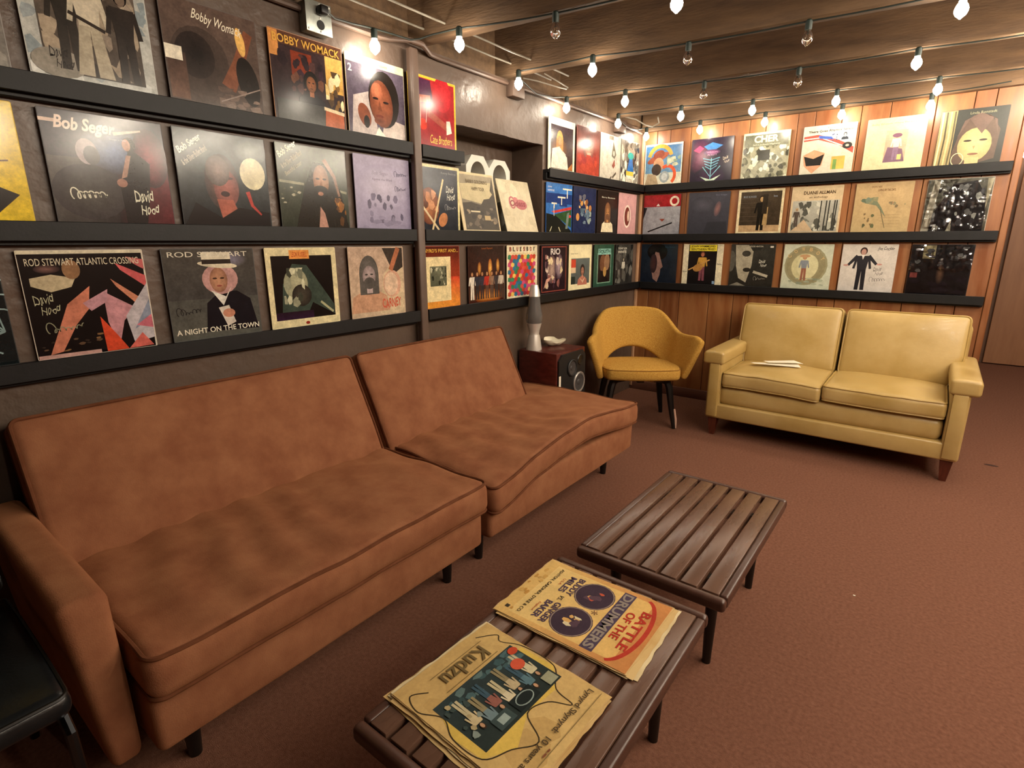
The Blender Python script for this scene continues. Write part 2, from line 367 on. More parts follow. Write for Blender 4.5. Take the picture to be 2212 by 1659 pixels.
for y, z in ((-3.03, 2.101), (-3.03, 2.056), (-3.03, 2.147), (-3.082, 2.056), (-2.988, 2.146)):
    bm = nb(); lathe(bm, [(0.0, 0.0025), (0.003, 0.002), (0.004, 0.0)], 10, M=Matrix.Translation((0.052, y, z)) @ RX); build('screw', bm, silver, cv)
for x, z, lab in ((0.075, 2.2, 'lower pale cable strung through the joists along the plaster wall'), (0.195, 2.2, 'outer pale cable strung through the joists along the plaster wall')):
    bm = nb(); tube(bm, [(x - 0.02 + 0.03 * i / 12, -3.6 + 2.1 * i / 12, z + 0.0015 * sin(i * 1.9)) for i in range(13)], 0.0045); tag(build('joist_cable', bm, white_cable), lab, 'cable', 'cables through the joists')
bm = nb(); tube(bm, [(0.03, -1.70, 2.175), (0.07, -1.62, 2.17), (0.12, -1.46, 2.16), (0.13, -1.40, 2.162), (0.135, -1.39, 2.17), (0.125, -1.47, 2.185), (0.12, -1.62, 2.2)], 0.0038); tag(build('cable_loop', bm, white_cable), 'loose loop of pale cable hanging beside the third joist', 'cable')
bm = nb(); tube(bm, [(0.06, -0.5, 2.165), (0.12, -0.42, 2.15), (0.16, -0.35, 2.12), (0.2, -0.3, 2.11), (0.25, -0.3, 2.13), (0.26, -0.35, 2.16)], 0.0045, 6); tag(build('cable_loop', bm, white_cable), 'thin loose cable curling in the ceiling corner', 'cable')

# ------------------------------------------------------------------ string lights
def bulb(x, y, z, lit, label):        # lit: 0 dead, 1 lit, 2 added off-frame fill, made stronger
    t = thing('light_bulb', label, 'light bulb', (x, y, z), 0, 'string light bulbs')
    bm = nb(); lathe(bm, [(0.0, 0.066), (0.009, 0.065), (0.0135, 0.06), (0.0135, 0.036), (0.0125, 0.026), (0.0, 0.026)], 14, (x, y, z)); build('socket', bm, socket_m, t)
    prof = [(0.0115, 0.026), (0.012, 0.02), (0.0175, 0.012), (0.0215, 0.0), (0.0205, -0.01), (0.0165, -0.019), (0.009, -0.0255), (0.004, -0.031), (0.0, -0.033)]
    bm = nb(); lathe(bm, prof, 18, (x, y, z)); g = build('glass_globe', bm, (bulb_off, bulb_on, bulb_fill)[lit], t, angle=60)
    if not lit:
        bm = nb(); tube(bm, [(x - 0.006, y, z + 0.018), (x - 0.008, y, z + 0.002), (x, y, z + 0.006), (x + 0.008, y, z + 0.002), (x + 0.006, y, z + 0.018)], 0.0009, 5); build('filament', bm, filament_m, t)
def ordl(i): return ('first', 'second', 'third', 'fourth', 'fifth', 'sixth', 'seventh', 'eighth', 'ninth', 'tenth')[i]
STR = {
 'fourth joist out from the paneling': [(.315, -2.541, 1), (.719, -2.423, 0), (1.192, -2.376, 1), (1.66, -2.33, 0), (2.12, -2.28, 1), (2.6, -2.22, 1), (3.1, -2.17, 1), (3.6, -2.12, 1), (4.1, -2.06, 1)],
 'third joist out from the paneling': [(.157, -1.914, 1), (.582, -1.885, 1), (1.011, -1.776, 0), (1.489, -1.726, 0), (1.982, -1.70, 1), (2.45, -1.62, 1), (2.95, -1.56, 1), (3.45, -1.51, 1), (3.95, -1.45, 1)],
 'second joist out from the paneling': [(.07, -1.3, 1), (.43, -1.225, 1), (.858, -1.112, 0), (1.331, -1.065, 0), (1.831, -1.05, 1), (2.3, -0.98, 1), (2.8, -0.92, 1), (3.3, -.87, 1), (3.8, -.81, 1)],
 'joist nearest the paneling': [(.109, -.679, 1), (.547, -.64, 1), (.966, -.52, 1), (1.423, -.46, 1), (1.905, -.41, 1), (2.4, -.34, 1), (2.9, -.29, 1), (3.4, -.23, 1), (3.9, -.18, 1)],
 'joist over the electrical box, added fill': [(2.3, -2.9, 1), (2.75, -2.85, 1), (3.2, -2.8, 1), (3.65, -2.75, 1), (4.1, -2.7, 1)],  # from here on: strings added out of frame as fill light
 'joist above the camera, added fill': [(3.1, -3.46, 1), (3.5, -3.41, 1), (3.95, -3.36, 1), (4.4, -3.31, 1)],
 'joist behind the camera, added fill': [(3.4, -4.06, 1), (3.9, -4.0, 1)],
}
for nm, L in STR.items():
    for i, (x, y, lit) in enumerate(L):
        if x > 2.2: lit = 2  # bulbs past the frame edge are added fill, made stronger
        bulb(x, y, 2.085, lit, '%s bulb, %s from the plaster wall on the %s' % ('glowing' if lit else 'unlit clear', ordl(i), nm))
    P = []
    for (x, y, _), (x2, y2, _) in zip(L, L[1:]):
        for k in range(6):
            f = k / 6; P.append((x + (x2 - x) * f, y + (y2 - y) * f, 2.1435 - 0.004 * sin(pi * f)))
    P.append((L[-1][0], L[-1][1], 2.1435))
    bm = nb(); tube(bm, P, 0.0035, 6); tag(build('light_string_cable', bm, cable_m), 'dark string light cable along the %s' % nm, 'cable', 'string light cables')
EL = [(.078, 2.078), (.5, 2.08), (.95, 2.077), (1.414, 2.066), (1.873, 2.058)]
for i, (x, z) in enumerate(EL): bulb(x, -0.135, z, 1, 'glowing bulb close to the paneling, %s from the corner' % ordl(i))
bm = nb(); P = []
for (x, z), (x2, z2) in zip(EL, EL[1:] + [(2.29, 2.075)]):
    for k in range(6): P.append((x + (x2 - x) * k / 6, -0.135, z + 0.062 + (z2 - z) * k / 6 - 0.006 * sin(pi * k / 6)))
tube(bm, P, 0.0035, 6); tag(build('light_string_cable', bm, cable_m), 'dark string light cable along the top of the paneling', 'cable', 'string light cables')
bulb(0.075, -2.793, 2.061, 1, 'glowing bulb on the plaster wall between the electrical box and the batten')
bm = nb(); tube(bm, [(0.08, -3.02, 2.125), (0.06, -2.97, 2.115), (0.06, -2.89, 2.12), (0.075, -2.793, 2.125), (0.075, -2.7, 2.13), (0.085, -2.6, 2.13), (0.12, -2.58, 2.132), (0.18, -2.565, 2.14), (0.315, -2.541, 2.1435)], 0.0038, 6)
tag(build('light_string_cable', bm, cable_m), 'dark cable from the electrical box past the batten to the fourth joist', 'cable', 'string light cables')
bm = nb(); tube(bm, [(0.157, -1.914, 2.143), (0.12, -1.85, 2.125), (0.05, -1.6, 2.11), (0.045, -1.42, 2.125), (0.07, -1.3, 2.146)], 0.0038, 6)
tag(build('light_string_cable', bm, cable_m), 'dark cable sagging along the plaster wall above the recess', 'cable', 'string light cables')
bm = nb(); tube(bm, [(0.109, -.679, 2.143), (0.08, -0.6, 2.12), (0.066, -0.487, 2.108), (0.05, -0.38, 2.105), (0.03, -0.2, 2.12), (0.078, -0.135, 2.142)], 0.0038, 6)
tag(build('light_string_cable', bm, cable_m), 'dark cable sagging into the room corner', 'cable', 'string light cables')
bulb(2.545, 3.0, 2.085, 1, 'glowing bulb in the passage above the far door')
for i, (x, y) in enumerate(((3.3, 1.0), (3.3, 2.0), (4.0, 1.5))): bulb(x, y, 2.085, 2, 'added fill bulb glowing out of sight in the passage, %s from the paneled wall' % ordl(i))  # extra unseen bulbs added to brighten the passage

# ------------------------------------------------------------------ sofa sections
def sofa(y0, y1, by0, by1, label, arm, sag, lift, legs):
    root = thing('sofa_section', label, 'sofa', (0.45, (y0 + y1) / 2, 0), 0, 'brown velvet sofa sections')
    cy, ly = (y0 + y1) / 2, y1 - y0
    bm = nb()
    def fb(p):
        q = Vector((p.x + 0.44, p.y + cy, p.z + 0.15)); q.x += 0.004 * nz3(q.y * 4, q.z * 5, 2); return q
    cushion(bm, 0.78, ly - 0.01, 0.16, 0.02, 8, 16, 2, fb); build('base', bm, velvet, root)
    sx, sz = 0.79, 0.115
    def fc(p):
        u = p.x / (sx / 2); v = p.y / (ly / 2); k = p.z / sz
        q = Vector((p.x + 0.47, p.y + cy, p.z + 0.306))
        top = ss(0.4, 1.0, k)
        q.z += top * 0.014 * max(0, 1 - u * u) * max(0, 1 - v * v) ** 0.5
        if k > 0.3:                                              # soft folds that run front to back
            fold = sin(p.y * 46 + 3.2 * nz3(p.x * 3, p.y * 2, 3) + p.x * 5)
            q.z += top * 0.0055 * fold * ss(-0.2, 0.9, nz3(p.y * 2.3 + 9, 1.3, 0.0) + 0.45) * (1 - abs(u) ** 6)
            q.z += top * 0.007 * nz3(p.x * 6, p.y * 6, 5)
        fr = ss(0.2, 1.0, u)
        q.z += fr * (lift * sin(pi * ss(-1.0, 1.15, v)) ** 1.3 - sag * ss(-0.55, -1.0, v) * 1.0)
        q.z += sag * -0.25 * ss(-0.7, -1.0, v) * (1 - fr) * top
        q.x += 0.008 * nz3(p.y * 5, p.z * 5, 7) * fr
        return q
    bm = nb(); cushion(bm, sx, ly, sz, 0.035, 22, 44, 2, fc); sc = build('seat_cushion', bm, velvet, root, angle=80)
    for z in (sz - 0.006, 0.008):
        bm = nb(); tube(bm, rim_path(sx + 0.006, ly + 0.006, 0.035, z, fc, 26), 0.0055, 6, closed=True); build('piping', bm, velvet_dark, sc)
    # leaning back cushion
    bl = by1 - by0; bc = (by0 + by1) / 2; H = 0.475; T = 0.10
    A = math.atan2(0.2, 0.42)
    R = Matrix.Translation((0.262, bc, 0.385)) @ Matrix.Rotation(-A, 4, 'Y')
    def fk(p):
        # p.x along height, p.y along length, p.z thickness (towards the room)
        u = p.x / (H / 2); v = p.y / (bl / 2)
        th = p.z + ss(0.3, 1, p.z / T) * (0.022 * (1 - u * u) * (1 - v ** 4) + 0.004 * nz3(p.x * 7, p.y * 5, bc))
        return R @ Vector((th - T * 0.6, p.y, p.x + H / 2 - 0.02))
    bm = nb(); cushion(bm, H, bl, T, 0.028, 14, 30, 2, fk); bmesh.ops.recalc_face_normals(bm, faces=bm.faces); bk = build('back_cushion', bm, velvet, root, angle=80)
    for z in (T - 0.006, 0.008):
        bm = nb(); tube(bm, rim_path(H + 0.006, bl + 0.006, 0.028, z, fk, 22), 0.0055, 6, closed=True); build('piping', bm, velvet_dark, bk)
    if arm:
        def fa(p):
            q = Vector((p.x + 0.41, p.y + y0 - 0.055, p.z + 0.13))
            k = ss(0.3, 1, p.z / 0.435)
            q.y += 0.034 * (1 - p.z / 0.435) * (0.5 - p.y / 0.095)
            q.z += k * 0.02 * (0.4 - q.x); q.x += k * -0.02 * ss(0.2, 0.4, p.x)
            return q
        bm = nb(); cushion(bm, 0.72, 0.095, 0.435, 0.026, 12, 2, 8, fa); ar = build('armrest', bm, velvet, root, angle=80)
    for lx, lyy in legs:
        bm = nb(); lathe(bm, [(0.0, 0.0), (0.016, 0.0), (0.024, 0.155), (0.0, 0.155)], 12, (lx, lyy, 0)); build('leg', bm, black_wood, root)
sofa(-4.165, -3.03, -4.175, -3.045, 'brown velvet sofa section with an armrest, next to the black chair', True, 0.0, 0.0, ((0.723, -3.13), (0.1, -3.13), (0.72, -4.06), (0.1, -4.06)))
sofa(-2.998, -1.735, -3.022, -2.0, 'armless brown velvet sofa section, next to the speaker cabinet', False, 0.045, 0.055, ((0.713, -1.85), (0.1, -1.85), (0.712, -2.93), (0.1, -2.93)))

# ------------------------------------------------------------------ loveseat
def loveseat():
    root = thing('loveseat', 'mustard yellow vinyl two seat sofa against the wood paneling', 'sofa', (1.608, -0.44, 0))
    x0, x1, yf, yb = 0.945, 2.295, -0.845, -0.075
    bm = nb(); box(bm, x0, x1, yf, yb, 0.125, 0.225, 0.012, 3); build('base_rail', bm, vinyl, root)
    bm = nb(); cushion(bm, 1.2, 0.70, 0.135, 0.045, 14, 6, 2, lambda p: Vector((p.x + 1.61, p.y - 0.475 , p.z + 0.215))); build('front_rail', bm, vinyl, root, angle=80)
    bm = nb(); cushion(bm, x1 - x0 - 0.03, 0.14, 0.66, 0.03, 10, 2, 8, lambda p: Vector((p.x + 1.62, p.y - 0.145, p.z + 0.13))); build('back_frame', bm, vinyl, root, angle=80)
    for s, xa in ((-1, x0 + 0.04), (1, x1 - 0.04)):
        bm = nb()
        def fa(p): return Vector((p.x + xa, p.y - 0.465, p.z + 0.13))
        cushion(bm, 0.085, 0.765, 0.40, 0.014, 2, 8, 4, fa); arm = build('armrest', bm, vinyl, root, angle=60)
        bm = nb()
        def ft(p):
            q = Vector((p.x + xa + s * 0.012, p.y - 0.47, p.z + 0.495)); q.z += 0.008 * (1 - (p.x / 0.075) ** 2) * ss(0.3, 1, p.z / 0.08); return q
        cushion(bm, 0.135, 0.785, 0.082, 0.02, 4, 8, 2, ft); build('arm_pad', bm, vinyl, arm, angle=80)
        bm = nb(); box(bm, xa - 0.032, xa + 0.032, yf - 0.012, yf + 0.01, 0.14, 0.5, 0.005, 2); build('arm_front_panel', bm, vinyl, arm)
    xm = 1.607
    for k, (a, b) in enumerate(((x0 + 0.085, xm + 0.002), (xm + 0.006, x1 - 0.085))):
        lx = b - a; cx = (a + b) / 2; dp = 0.62
        def fs(p, k=k, lx=lx, cx=cx):
            u = p.x / (lx / 2); v = p.y / (dp / 2); top = ss(0.4, 1, p.z / 0.1)
            q = Vector((p.x + cx, p.y - 0.535, p.z + 0.345))
            q.z += top * (0.022 * (1 - u * u) * (1 - v ** 4) + 0.005 * nz3(p.x * 8 + k * 5, p.y * 8, 0))
            if k == 0: q.z += -0.012 * ss(0.2, 1.0, u) * ss(0.2, -1, v)
            else: q.z += 0.006 * ss(0.0, -1, u)
            q.y += -0.012 * ss(0.3, -1, v) * nz3(p.x * 4 + k, 1, 3)
            return q
        bm = nb(); cushion(bm, lx, dp, 0.098, 0.028, 12, 12, 2, fs); c = build('seat_cushion', bm, vinyl, root, angle=80)
        for z in (0.092, 0.008):
            bm = nb(); tube(bm, rim_path(lx + 0.003, dp + 0.003, 0.028, z, fs), 0.0045, 6, closed=True); build('piping', bm, vinyl_dark, c)
    for k, (a, b) in enumerate(((0.975, 1.612), (1.622, 2.268))):
        lx = b - a; cx = (a + b) / 2; H = 0.44; T = 0.15
        R = Matrix.Translation((cx, -0.265, 0.425)) @ Matrix.Rotation(radians(-13), 4, 'X')
        out = -1 if k == 0 else 1
        def fk(p, lx=lx, k=k, out=out):
            u = p.x / (lx / 2); v = p.y / (H / 2)            # p.y -> height
            th = p.z + ss(0.3, 1, p.z / T) * (0.028 * (1 - u * u) * (1 - v ** 4) + 0.004 * nz3(p.x * 5 + k * 3, p.y * 5, 1))
            # lower outer corner is cut away for the arm
            xx = p.x
            if out * u > 0: xx -= out * 0.05 * ss(-0.25, -0.42, v) * (abs(u) ** 3)
            return R @ Vector((xx, -th + T * 0.35, p.y + H / 2 - 0.02))
        bm = nb(); cushion(bm, lx, H, T, 0.035, 14, 12, 2, fk); bmesh.ops.recalc_face_normals(bm, faces=bm.faces); c = build('back_cushion', bm, vinyl, root, angle=80)
        for z in (T - 0.008, 0.01):
            bm = nb(); tube(bm, rim_path(lx + 0.003, H + 0.003, 0.035, z, fk), 0.0045, 6, closed=True); build('piping', bm, vinyl_dark, c)
    for lx, ly in ((0.99, -0.80), (2.25, -0.80), (0.99, -0.12), (2.25, -0.12)):
        bm = nb(); lathe(bm, [(0.0, 0.0), (0.022, 0.0), (0.042, 0.128), (0.0, 0.128)], 4, (0, 0, 0), Matrix.Translation((lx, ly, 0)) @ Matrix.Rotation(pi / 4, 4, 'Z')); build('leg', bm, red_wood, root, smooth=False)
loveseat()
t = thing('folded_paper', 'crumpled white papers lying on the left seat of the yellow loveseat', 'paper', (1.3, -0.45, 0.46))
for k, (P, dz) in enumerate((([(1.13, -0.545), (1.40, -0.43), (1.435, -0.51), (1.16, -0.60)], 0.0), ([(1.20, -0.50), (1.37, -0.40), (1.435, -0.44), (1.40, -0.475), (1.24, -0.53)], 0.012))):
    bm = nb(); A_ = [bm.verts.new((x, y, 0.472 + dz + 0.008 * (i % 2))) for i, (x, y) in enumerate(P)]; bm.faces.new(A_)
    ex = bmesh.ops.extrude_face_region(bm, geom=bm.faces[:]); bmesh.ops.translate(bm, vec=(0, 0, 0.002), verts=[v for v in ex['geom'] if isinstance(v, bmesh.types.BMVert)])
    bmesh.ops.recalc_face_normals(bm, faces=bm.faces); build('sheet', bm, paper_m, t, smooth=False)

# ------------------------------------------------------------------ ochre armchair
def armchair():
    root = thing('armchair', 'ochre tweed shell armchair on black legs in the corner', 'chair', (0.43, -0.85, 0), radians(36))
    nt_, nh = 36, 9; bm = nb(); Gd = []
    for i in range(nt_ + 1):
        t = -1 + 2 * i / nt_; a = abs(t); s = 1 if t >= 0 else -1
        if a < 0.5:
            an = a / 0.5 * pi / 2; x = 0.285 * sin(an) ** 0.9; y = 0.25 * cos(an) ** 0.75 if an < pi / 2 - 1e-4 else 0.0
        else:
            f = (a - 0.5) / 0.5; x = 0.285 + 0.045 * f; y = -0.26 * f
        zt = 0.805 - 0.008 * (a / 0.18) ** 2 if a < 0.18 else 0.797 - (0.797 - 0.65) * ss(0.18, 0.5, a) + 0.012 * ss(0.6, 0.9, a) - 0.03 * ss(0.9, 1.0, a)
        zb = 0.51 - 0.13 * ss(0.0, 0.5, a) - 0.02 * ss(0.5, 0.8, a)
        row = []
        for j in range(nh + 1):
            h = j / nh; z = zb + (zt - zb) * h
            fl = 0.86 + (0.2 + 0.05 * ss(0.4, 0.7, a)) * h ** 0.9
            px, py = s * x * fl, y * (0.92 + 0.1 * h) + (z - 0.45) * 0.2 * (1 - ss(0.35, 0.75, a))
            if a > 0.6: py -= (a - 0.6) / 0.4 * (0.012 * sin(pi * h) - 0.03 * (1 - h))
            if a > 0.85: px += s * 0.02 * h * h * (a - 0.85) / 0.15
            row.append(bm.verts.new((px, py, z)))
        Gd.append(row)
    for i in range(nt_):
        for j in range(nh): bm.faces.new((Gd[i][j], Gd[i][j + 1], Gd[i + 1][j + 1], Gd[i + 1][j]))
    bmesh.ops.recalc_face_normals(bm, faces=bm.faces)
    o = build('back_shell', bm, tweed, root, angle=180, local=True)
    md = o.modifiers.new('thick', 'SOLIDIFY'); md.thickness = 0.046; md.offset = 0.0
    md = o.modifiers.new('soft', 'SUBSURF'); md.levels = 2; md.render_levels = 2
    def fs(p):
        u, v = p.x / 0.285, p.y / 0.28
        x = p.x * sqrt(max(0.05, 1 - 0.28 * v * v)); y = p.y * sqrt(max(0.05, 1 - 0.25 * u * u))
        z = p.z + 0.355 + ss(0.4, 1, p.z / 0.08) * 0.02 * (1 - u * u) * (1 - v * v) + 0.01 * (-v)
        return Vector((x, y - 0.02, z))
    bm = nb(); cushion(bm, 0.57, 0.56, 0.08, 0.028, 12, 12, 2, fs); sc = build('seat', bm, tweed, root, angle=80, local=True)
    bm = nb(); tube(bm, rim_path(0.572, 0.562, 0.028, 0.072, fs), 0.004, 6, closed=True); build('piping', bm, mat('ochre_piping', '#8e6320', 0.9), sc, local=True)
    bm = nb(); box(bm, -0.2, 0.2, -0.025, 0.025, 0.325, 0.352, 0.004, 2); box(bm, -0.025, 0.025, -0.17, 0.17, 0.325, 0.352, 0.004, 2); build('under_frame', bm, black_wood, root, local=True)
    for sx in (-1, 1):
        for sy in (-1, 1):
            P = [(sx * 0.10, sy * 0.09 - 0.01, 0.338), (sx * 0.165, sy * 0.125 - 0.01, 0.338), (sx * 0.19, sy * 0.142 - 0.01, 0.325), (sx * 0.202, sy * 0.152 - 0.01, 0.29), (sx * 0.222, sy * 0.172, 0.15), (sx * 0.245, sy * 0.195, 0.0)]
            bm = nb(); tube(bm, P, [0.02, 0.023, 0.026, 0.026, 0.021, 0.014], 8); lg = build('leg', bm, black_wood, root, local=True)
            if sx == 1 and sy == -1:
                bm = nb(); tube(bm, [(sx * 0.243, sy * 0.184, 0.14), (sx * 0.2535, sy * 0.194, 0.07), (sx * 0.2565, sy * 0.2, 0.005)], [0.007, 0.008, 0.005], 6); w_ = build('worn_edge', bm, worn_wood, lg, local=True); w_['label'] = 'pale scuffed edge where the black paint has worn off'
armchair()

# ------------------------------------------------------------------ speaker cabinet, lamp, dish
def speaker():
    root = thing('speaker_cabinet', 'dark cherry speaker cabinet used as a side table by the sofa', 'speaker', (0.165, -1.555, 0))
    x0, x1, y0, y1, zt = 0.02, 0.305, -1.725, -1.385, 0.62
    bm = nb(); box(bm, x0, x1, y0, y1, 0.0, zt, 0.006, 2); build('cabinet', bm, cherry, root)
    bm = nb(); yy, zz = (y0 + 0.012, y1 - 0.012), (0.012, zt - 0.012); c = 0.035
    pts = [(yy[0] + c, zz[0]), (yy[1] - c, zz[0]), (yy[1], zz[0] + c), (yy[1], zz[1] - c), (yy[1] - c, zz[1]), (yy[0] + c, zz[1]), (yy[0], zz[1] - c), (yy[0], zz[0] + c)]
    A_ = [bm.verts.new((x1 - 0.002, y, z)) for y, z in pts]; B_ = [bm.verts.new((x1 + 0.012, y, z)) for y, z in pts]
    bm.faces.new(B_)
    for k in range(8): bm.faces.new((A_[k], A_[(k + 1) % 8], B_[(k + 1) % 8], B_[k]))
    bmesh.ops.recalc_face_normals(bm, faces=bm.faces); bf = build('baffle', bm, speaker_black, root, smooth=False)
    def driver(y, z, r, nm, m1, m2):
        Mx = Matrix.Translation((x1 + 0.012, y, z)) @ RX
        bm = nb(); lathe(bm, [(r * 0.78, 0.0), (r * 0.78, 0.007), (r * 0.9, 0.01), (r, 0.006), (r, 0.0)], 28, M=Mx); d = build(nm, bm, m1, root)
        bm = nb(); lathe(bm, [(0.0, 0.006), (r * 0.25, 0.004), (r * 0.3, 0.001), (r * 0.8, 0.005)], 24, M=Mx); build('cone', bm, m2, d)
    driver(-1.475, 0.40, 0.07, 'woofer', ring_m, cone_m)
    driver(-1.565, 0.51, 0.055, 'midrange', speaker_black, cone_m)
    bm = nb(); lathe(bm, [(0.0, 0.0015), (0.024, 0.0015), (0.032, 0.004), (0.036, 0.0)], 20, M=Matrix.Translation((x1 + 0.012, -1.46, 0.545)) @ RX); build('port', bm, dark_rubber, root)
    bm = nb(); box(bm, x1 + 0.012, x1 + 0.0135, -1.712, -1.692, 0.36, 0.48); o = build('sticker', bm, paper_m, root, smooth=False); o['label'] = 'upright white sticker'
speaker()
t = thing('lava_lamp', 'silver lava lamp with a smoky grey bottle, standing on the speaker cabinet', 'lamp', (0.1, -1.672, 0.62))
LP = (0.1, -1.672, 0.62)
bm = nb(); lathe(bm, [(0.0, 0.0), (0.05, 0.0), (0.05, 0.006), (0.036, 0.09), (0.0, 0.09)], 28, LP); build('lamp_base', bm, silver, t)
bm = nb(); lathe(bm, [(0.0, 0.088), (0.034, 0.088), (0.031, 0.1), (0.034, 0.12), (0.047, 0.168), (0.045, 0.168), (0.0, 0.16)], 28, LP); build('lamp_cup', bm, silver, t)
bm = nb(); lathe(bm, [(0.0, 0.162), (0.044, 0.162), (0.05, 0.18), (0.053, 0.195), (0.051, 0.22), (0.041, 0.265), (0.033, 0.335), (0.0, 0.335)], 28, LP); build('glass_bottle', bm, lava_glass, t, angle=60)
bm = nb(); lathe(bm, [(0.0, 0.333), (0.036, 0.333), (0.03, 0.375), (0.022, 0.403), (0.0, 0.405)], 28, LP); build('cap', bm, silver, t)
bm = nb(); DP = (0.115, -1.475, 0.62); n = 32; prof = [(0.0, 0.012), (0.35, 0.012), (0.72, 0.022), (1.0, 0.04), (1.02, 0.043), (0.98, 0.032), (0.6, 0.006), (0.4, 0.0), (0.0, 0.0)]
rings = []
for rr, zz in prof:
    ring = []
    for k in range(n):
        an = 2 * pi * k / n; R_ = 0.072 * (1 + 0.16 * cos(3 * an)); notch = 0.012 * max(0, cos(3 * an + pi)) * (rr > 0.9)
        ring.append(bm.verts.new((DP[0] + R_ * rr * cos(an + 0.5), DP[1] + R_ * rr * sin(an + 0.5), DP[2] + zz - notch)))
    rings.append(ring)
for A_, B_ in zip(rings, rings[1:]):
    for k in range(n): bm.faces.new((A_[k], A_[(k + 1) % n], B_[(k + 1) % n], B_[k]))
bmesh.ops.remove_doubles(bm, verts=bm.verts, dist=1e-5); bmesh.ops.recalc_face_normals(bm, faces=bm.faces)
tag(build('ashtray', bm, ceramic), 'cream three cornered ashtray on the speaker cabinet', 'ashtray')

# ------------------------------------------------------------------ slatted tables
def slat_table(x0, x1, y0, y1, label):
    root = thing('slatted_table', label, 'coffee table', ((x0 + x1) / 2, (y0 + y1) / 2, 0), 0, 'low slatted tables')
    ZT = 0.33; n = 7; gap = 0.0135
    er = 0.03
    for yy in ((y0, y0 + er), (y1 - er, y1)):
        bm = nb(); box(bm, x0, x1, yy[0], yy[1], ZT - 0.038, ZT, 0.012, 4); build('end_rail', bm, slat_dark, root)
    for xx in ((x0, x0 + 0.024), (x1 - 0.024, x1)):
        bm = nb(); box(bm, xx[0], xx[1], y0 + er, y1 - er, ZT - 0.038, ZT - 0.0005, 0.007, 3); build('side_rail', bm, slat_dark, root)
    a, b = x0 + 0.025, x1 - 0.025; w_ = (b - a - gap * (n - 1)) / n
    for k in range(n):
        s = a + k * (w_ + gap)
        bm = nb(); box(bm, s, s + w_, y0 + er + 0.0005, y1 - er - 0.0005, ZT - 0.036, ZT, 0.0025, 2); build('slat', bm, slat_m, root)
    for yy in (y0 + 0.15, y1 - 0.15):
        bm = nb(); box(bm, x0 + 0.03, x1 - 0.03, yy - 0.016, yy + 0.016, ZT - 0.07, ZT - 0.036, 0.003, 2); build('cross_bar', bm, slat_dark, root)
        for xx in (x0 + 0.075, x1 - 0.072):
            bm = nb(); tube(bm, [(xx, yy, 0.0), (xx, yy, ZT - 0.03)], [0.013, 0.021], 12); build('leg', bm, black_wood, root)
slat_table(1.268, 1.737, -3.09, -2.31, 'bare low slatted wooden table, the one nearer the loveseat')
slat_table(1.252, 1.718, -3.945, -3.155, 'low slatted wooden table with two old newspapers on it')

# ------------------------------------------------------------------ black chair at the frame edge
def black_chair():
    root = thing('side_chair', 'black leatherette chair beside the sofa armrest', 'chair', (0.6, -4.53, 0))
    def fs(p):
        u = p.x / 0.25
        return Vector((p.x + 0.605, p.y - 4.528, p.z + 0.385 + 0.012 * ss(0.2, -0.9, u) * 0 + 0.015 * ss(0.3, 1, p.z / 0.055) * (1 - u * u)))
    bm = nb(); cushion(bm, 0.5, 0.49, 0.055, 0.024, 10, 10, 2, fs); sc = build('seat', bm, black_vinyl, root, angle=80)
    bm = nb(); tube(bm, rim_path(0.502, 0.492, 0.024, 0.048, fs), 0.004, 6, closed=True); build('piping', bm, dark_rubber, sc)
    R = Matrix.Translation((0.40, -4.528, 0.43)) @ Matrix.Rotation(radians(-24), 4, 'Y')
    def fk(p):
        v = p.y / 0.25
        return R @ Vector((p.z - 0.02 - 0.03 * (1 - v * v), p.y, p.x + 0.27))
    bm = nb(); cushion(bm, 0.46, 0.48, 0.04, 0.018, 10, 10, 2, fk); bmesh.ops.recalc_face_normals(bm, faces=bm.faces); bk = build('backrest', bm, black_vinyl, root, angle=80)
    bm = nb(); tube(bm, rim_path(0.462, 0.482, 0.018, 0.036, fk), 0.004, 6, closed=True); build('piping', bm, dark_rubber, bk)
    for y in (-4.30, -4.76):
        bm = nb(); tube(bm, [(0.80, y, 0.385), (0.86, y, 0.36), (0.93, y, 0.0)], 0.01, 8); build('leg', bm, chrome, root)
        bm = nb(); tube(bm, [(0.45, y, 0.385), (0.40, y, 0.36), (0.33, y, 0.0)], 0.01, 8); build('leg', bm, chrome, root)
black_chair()

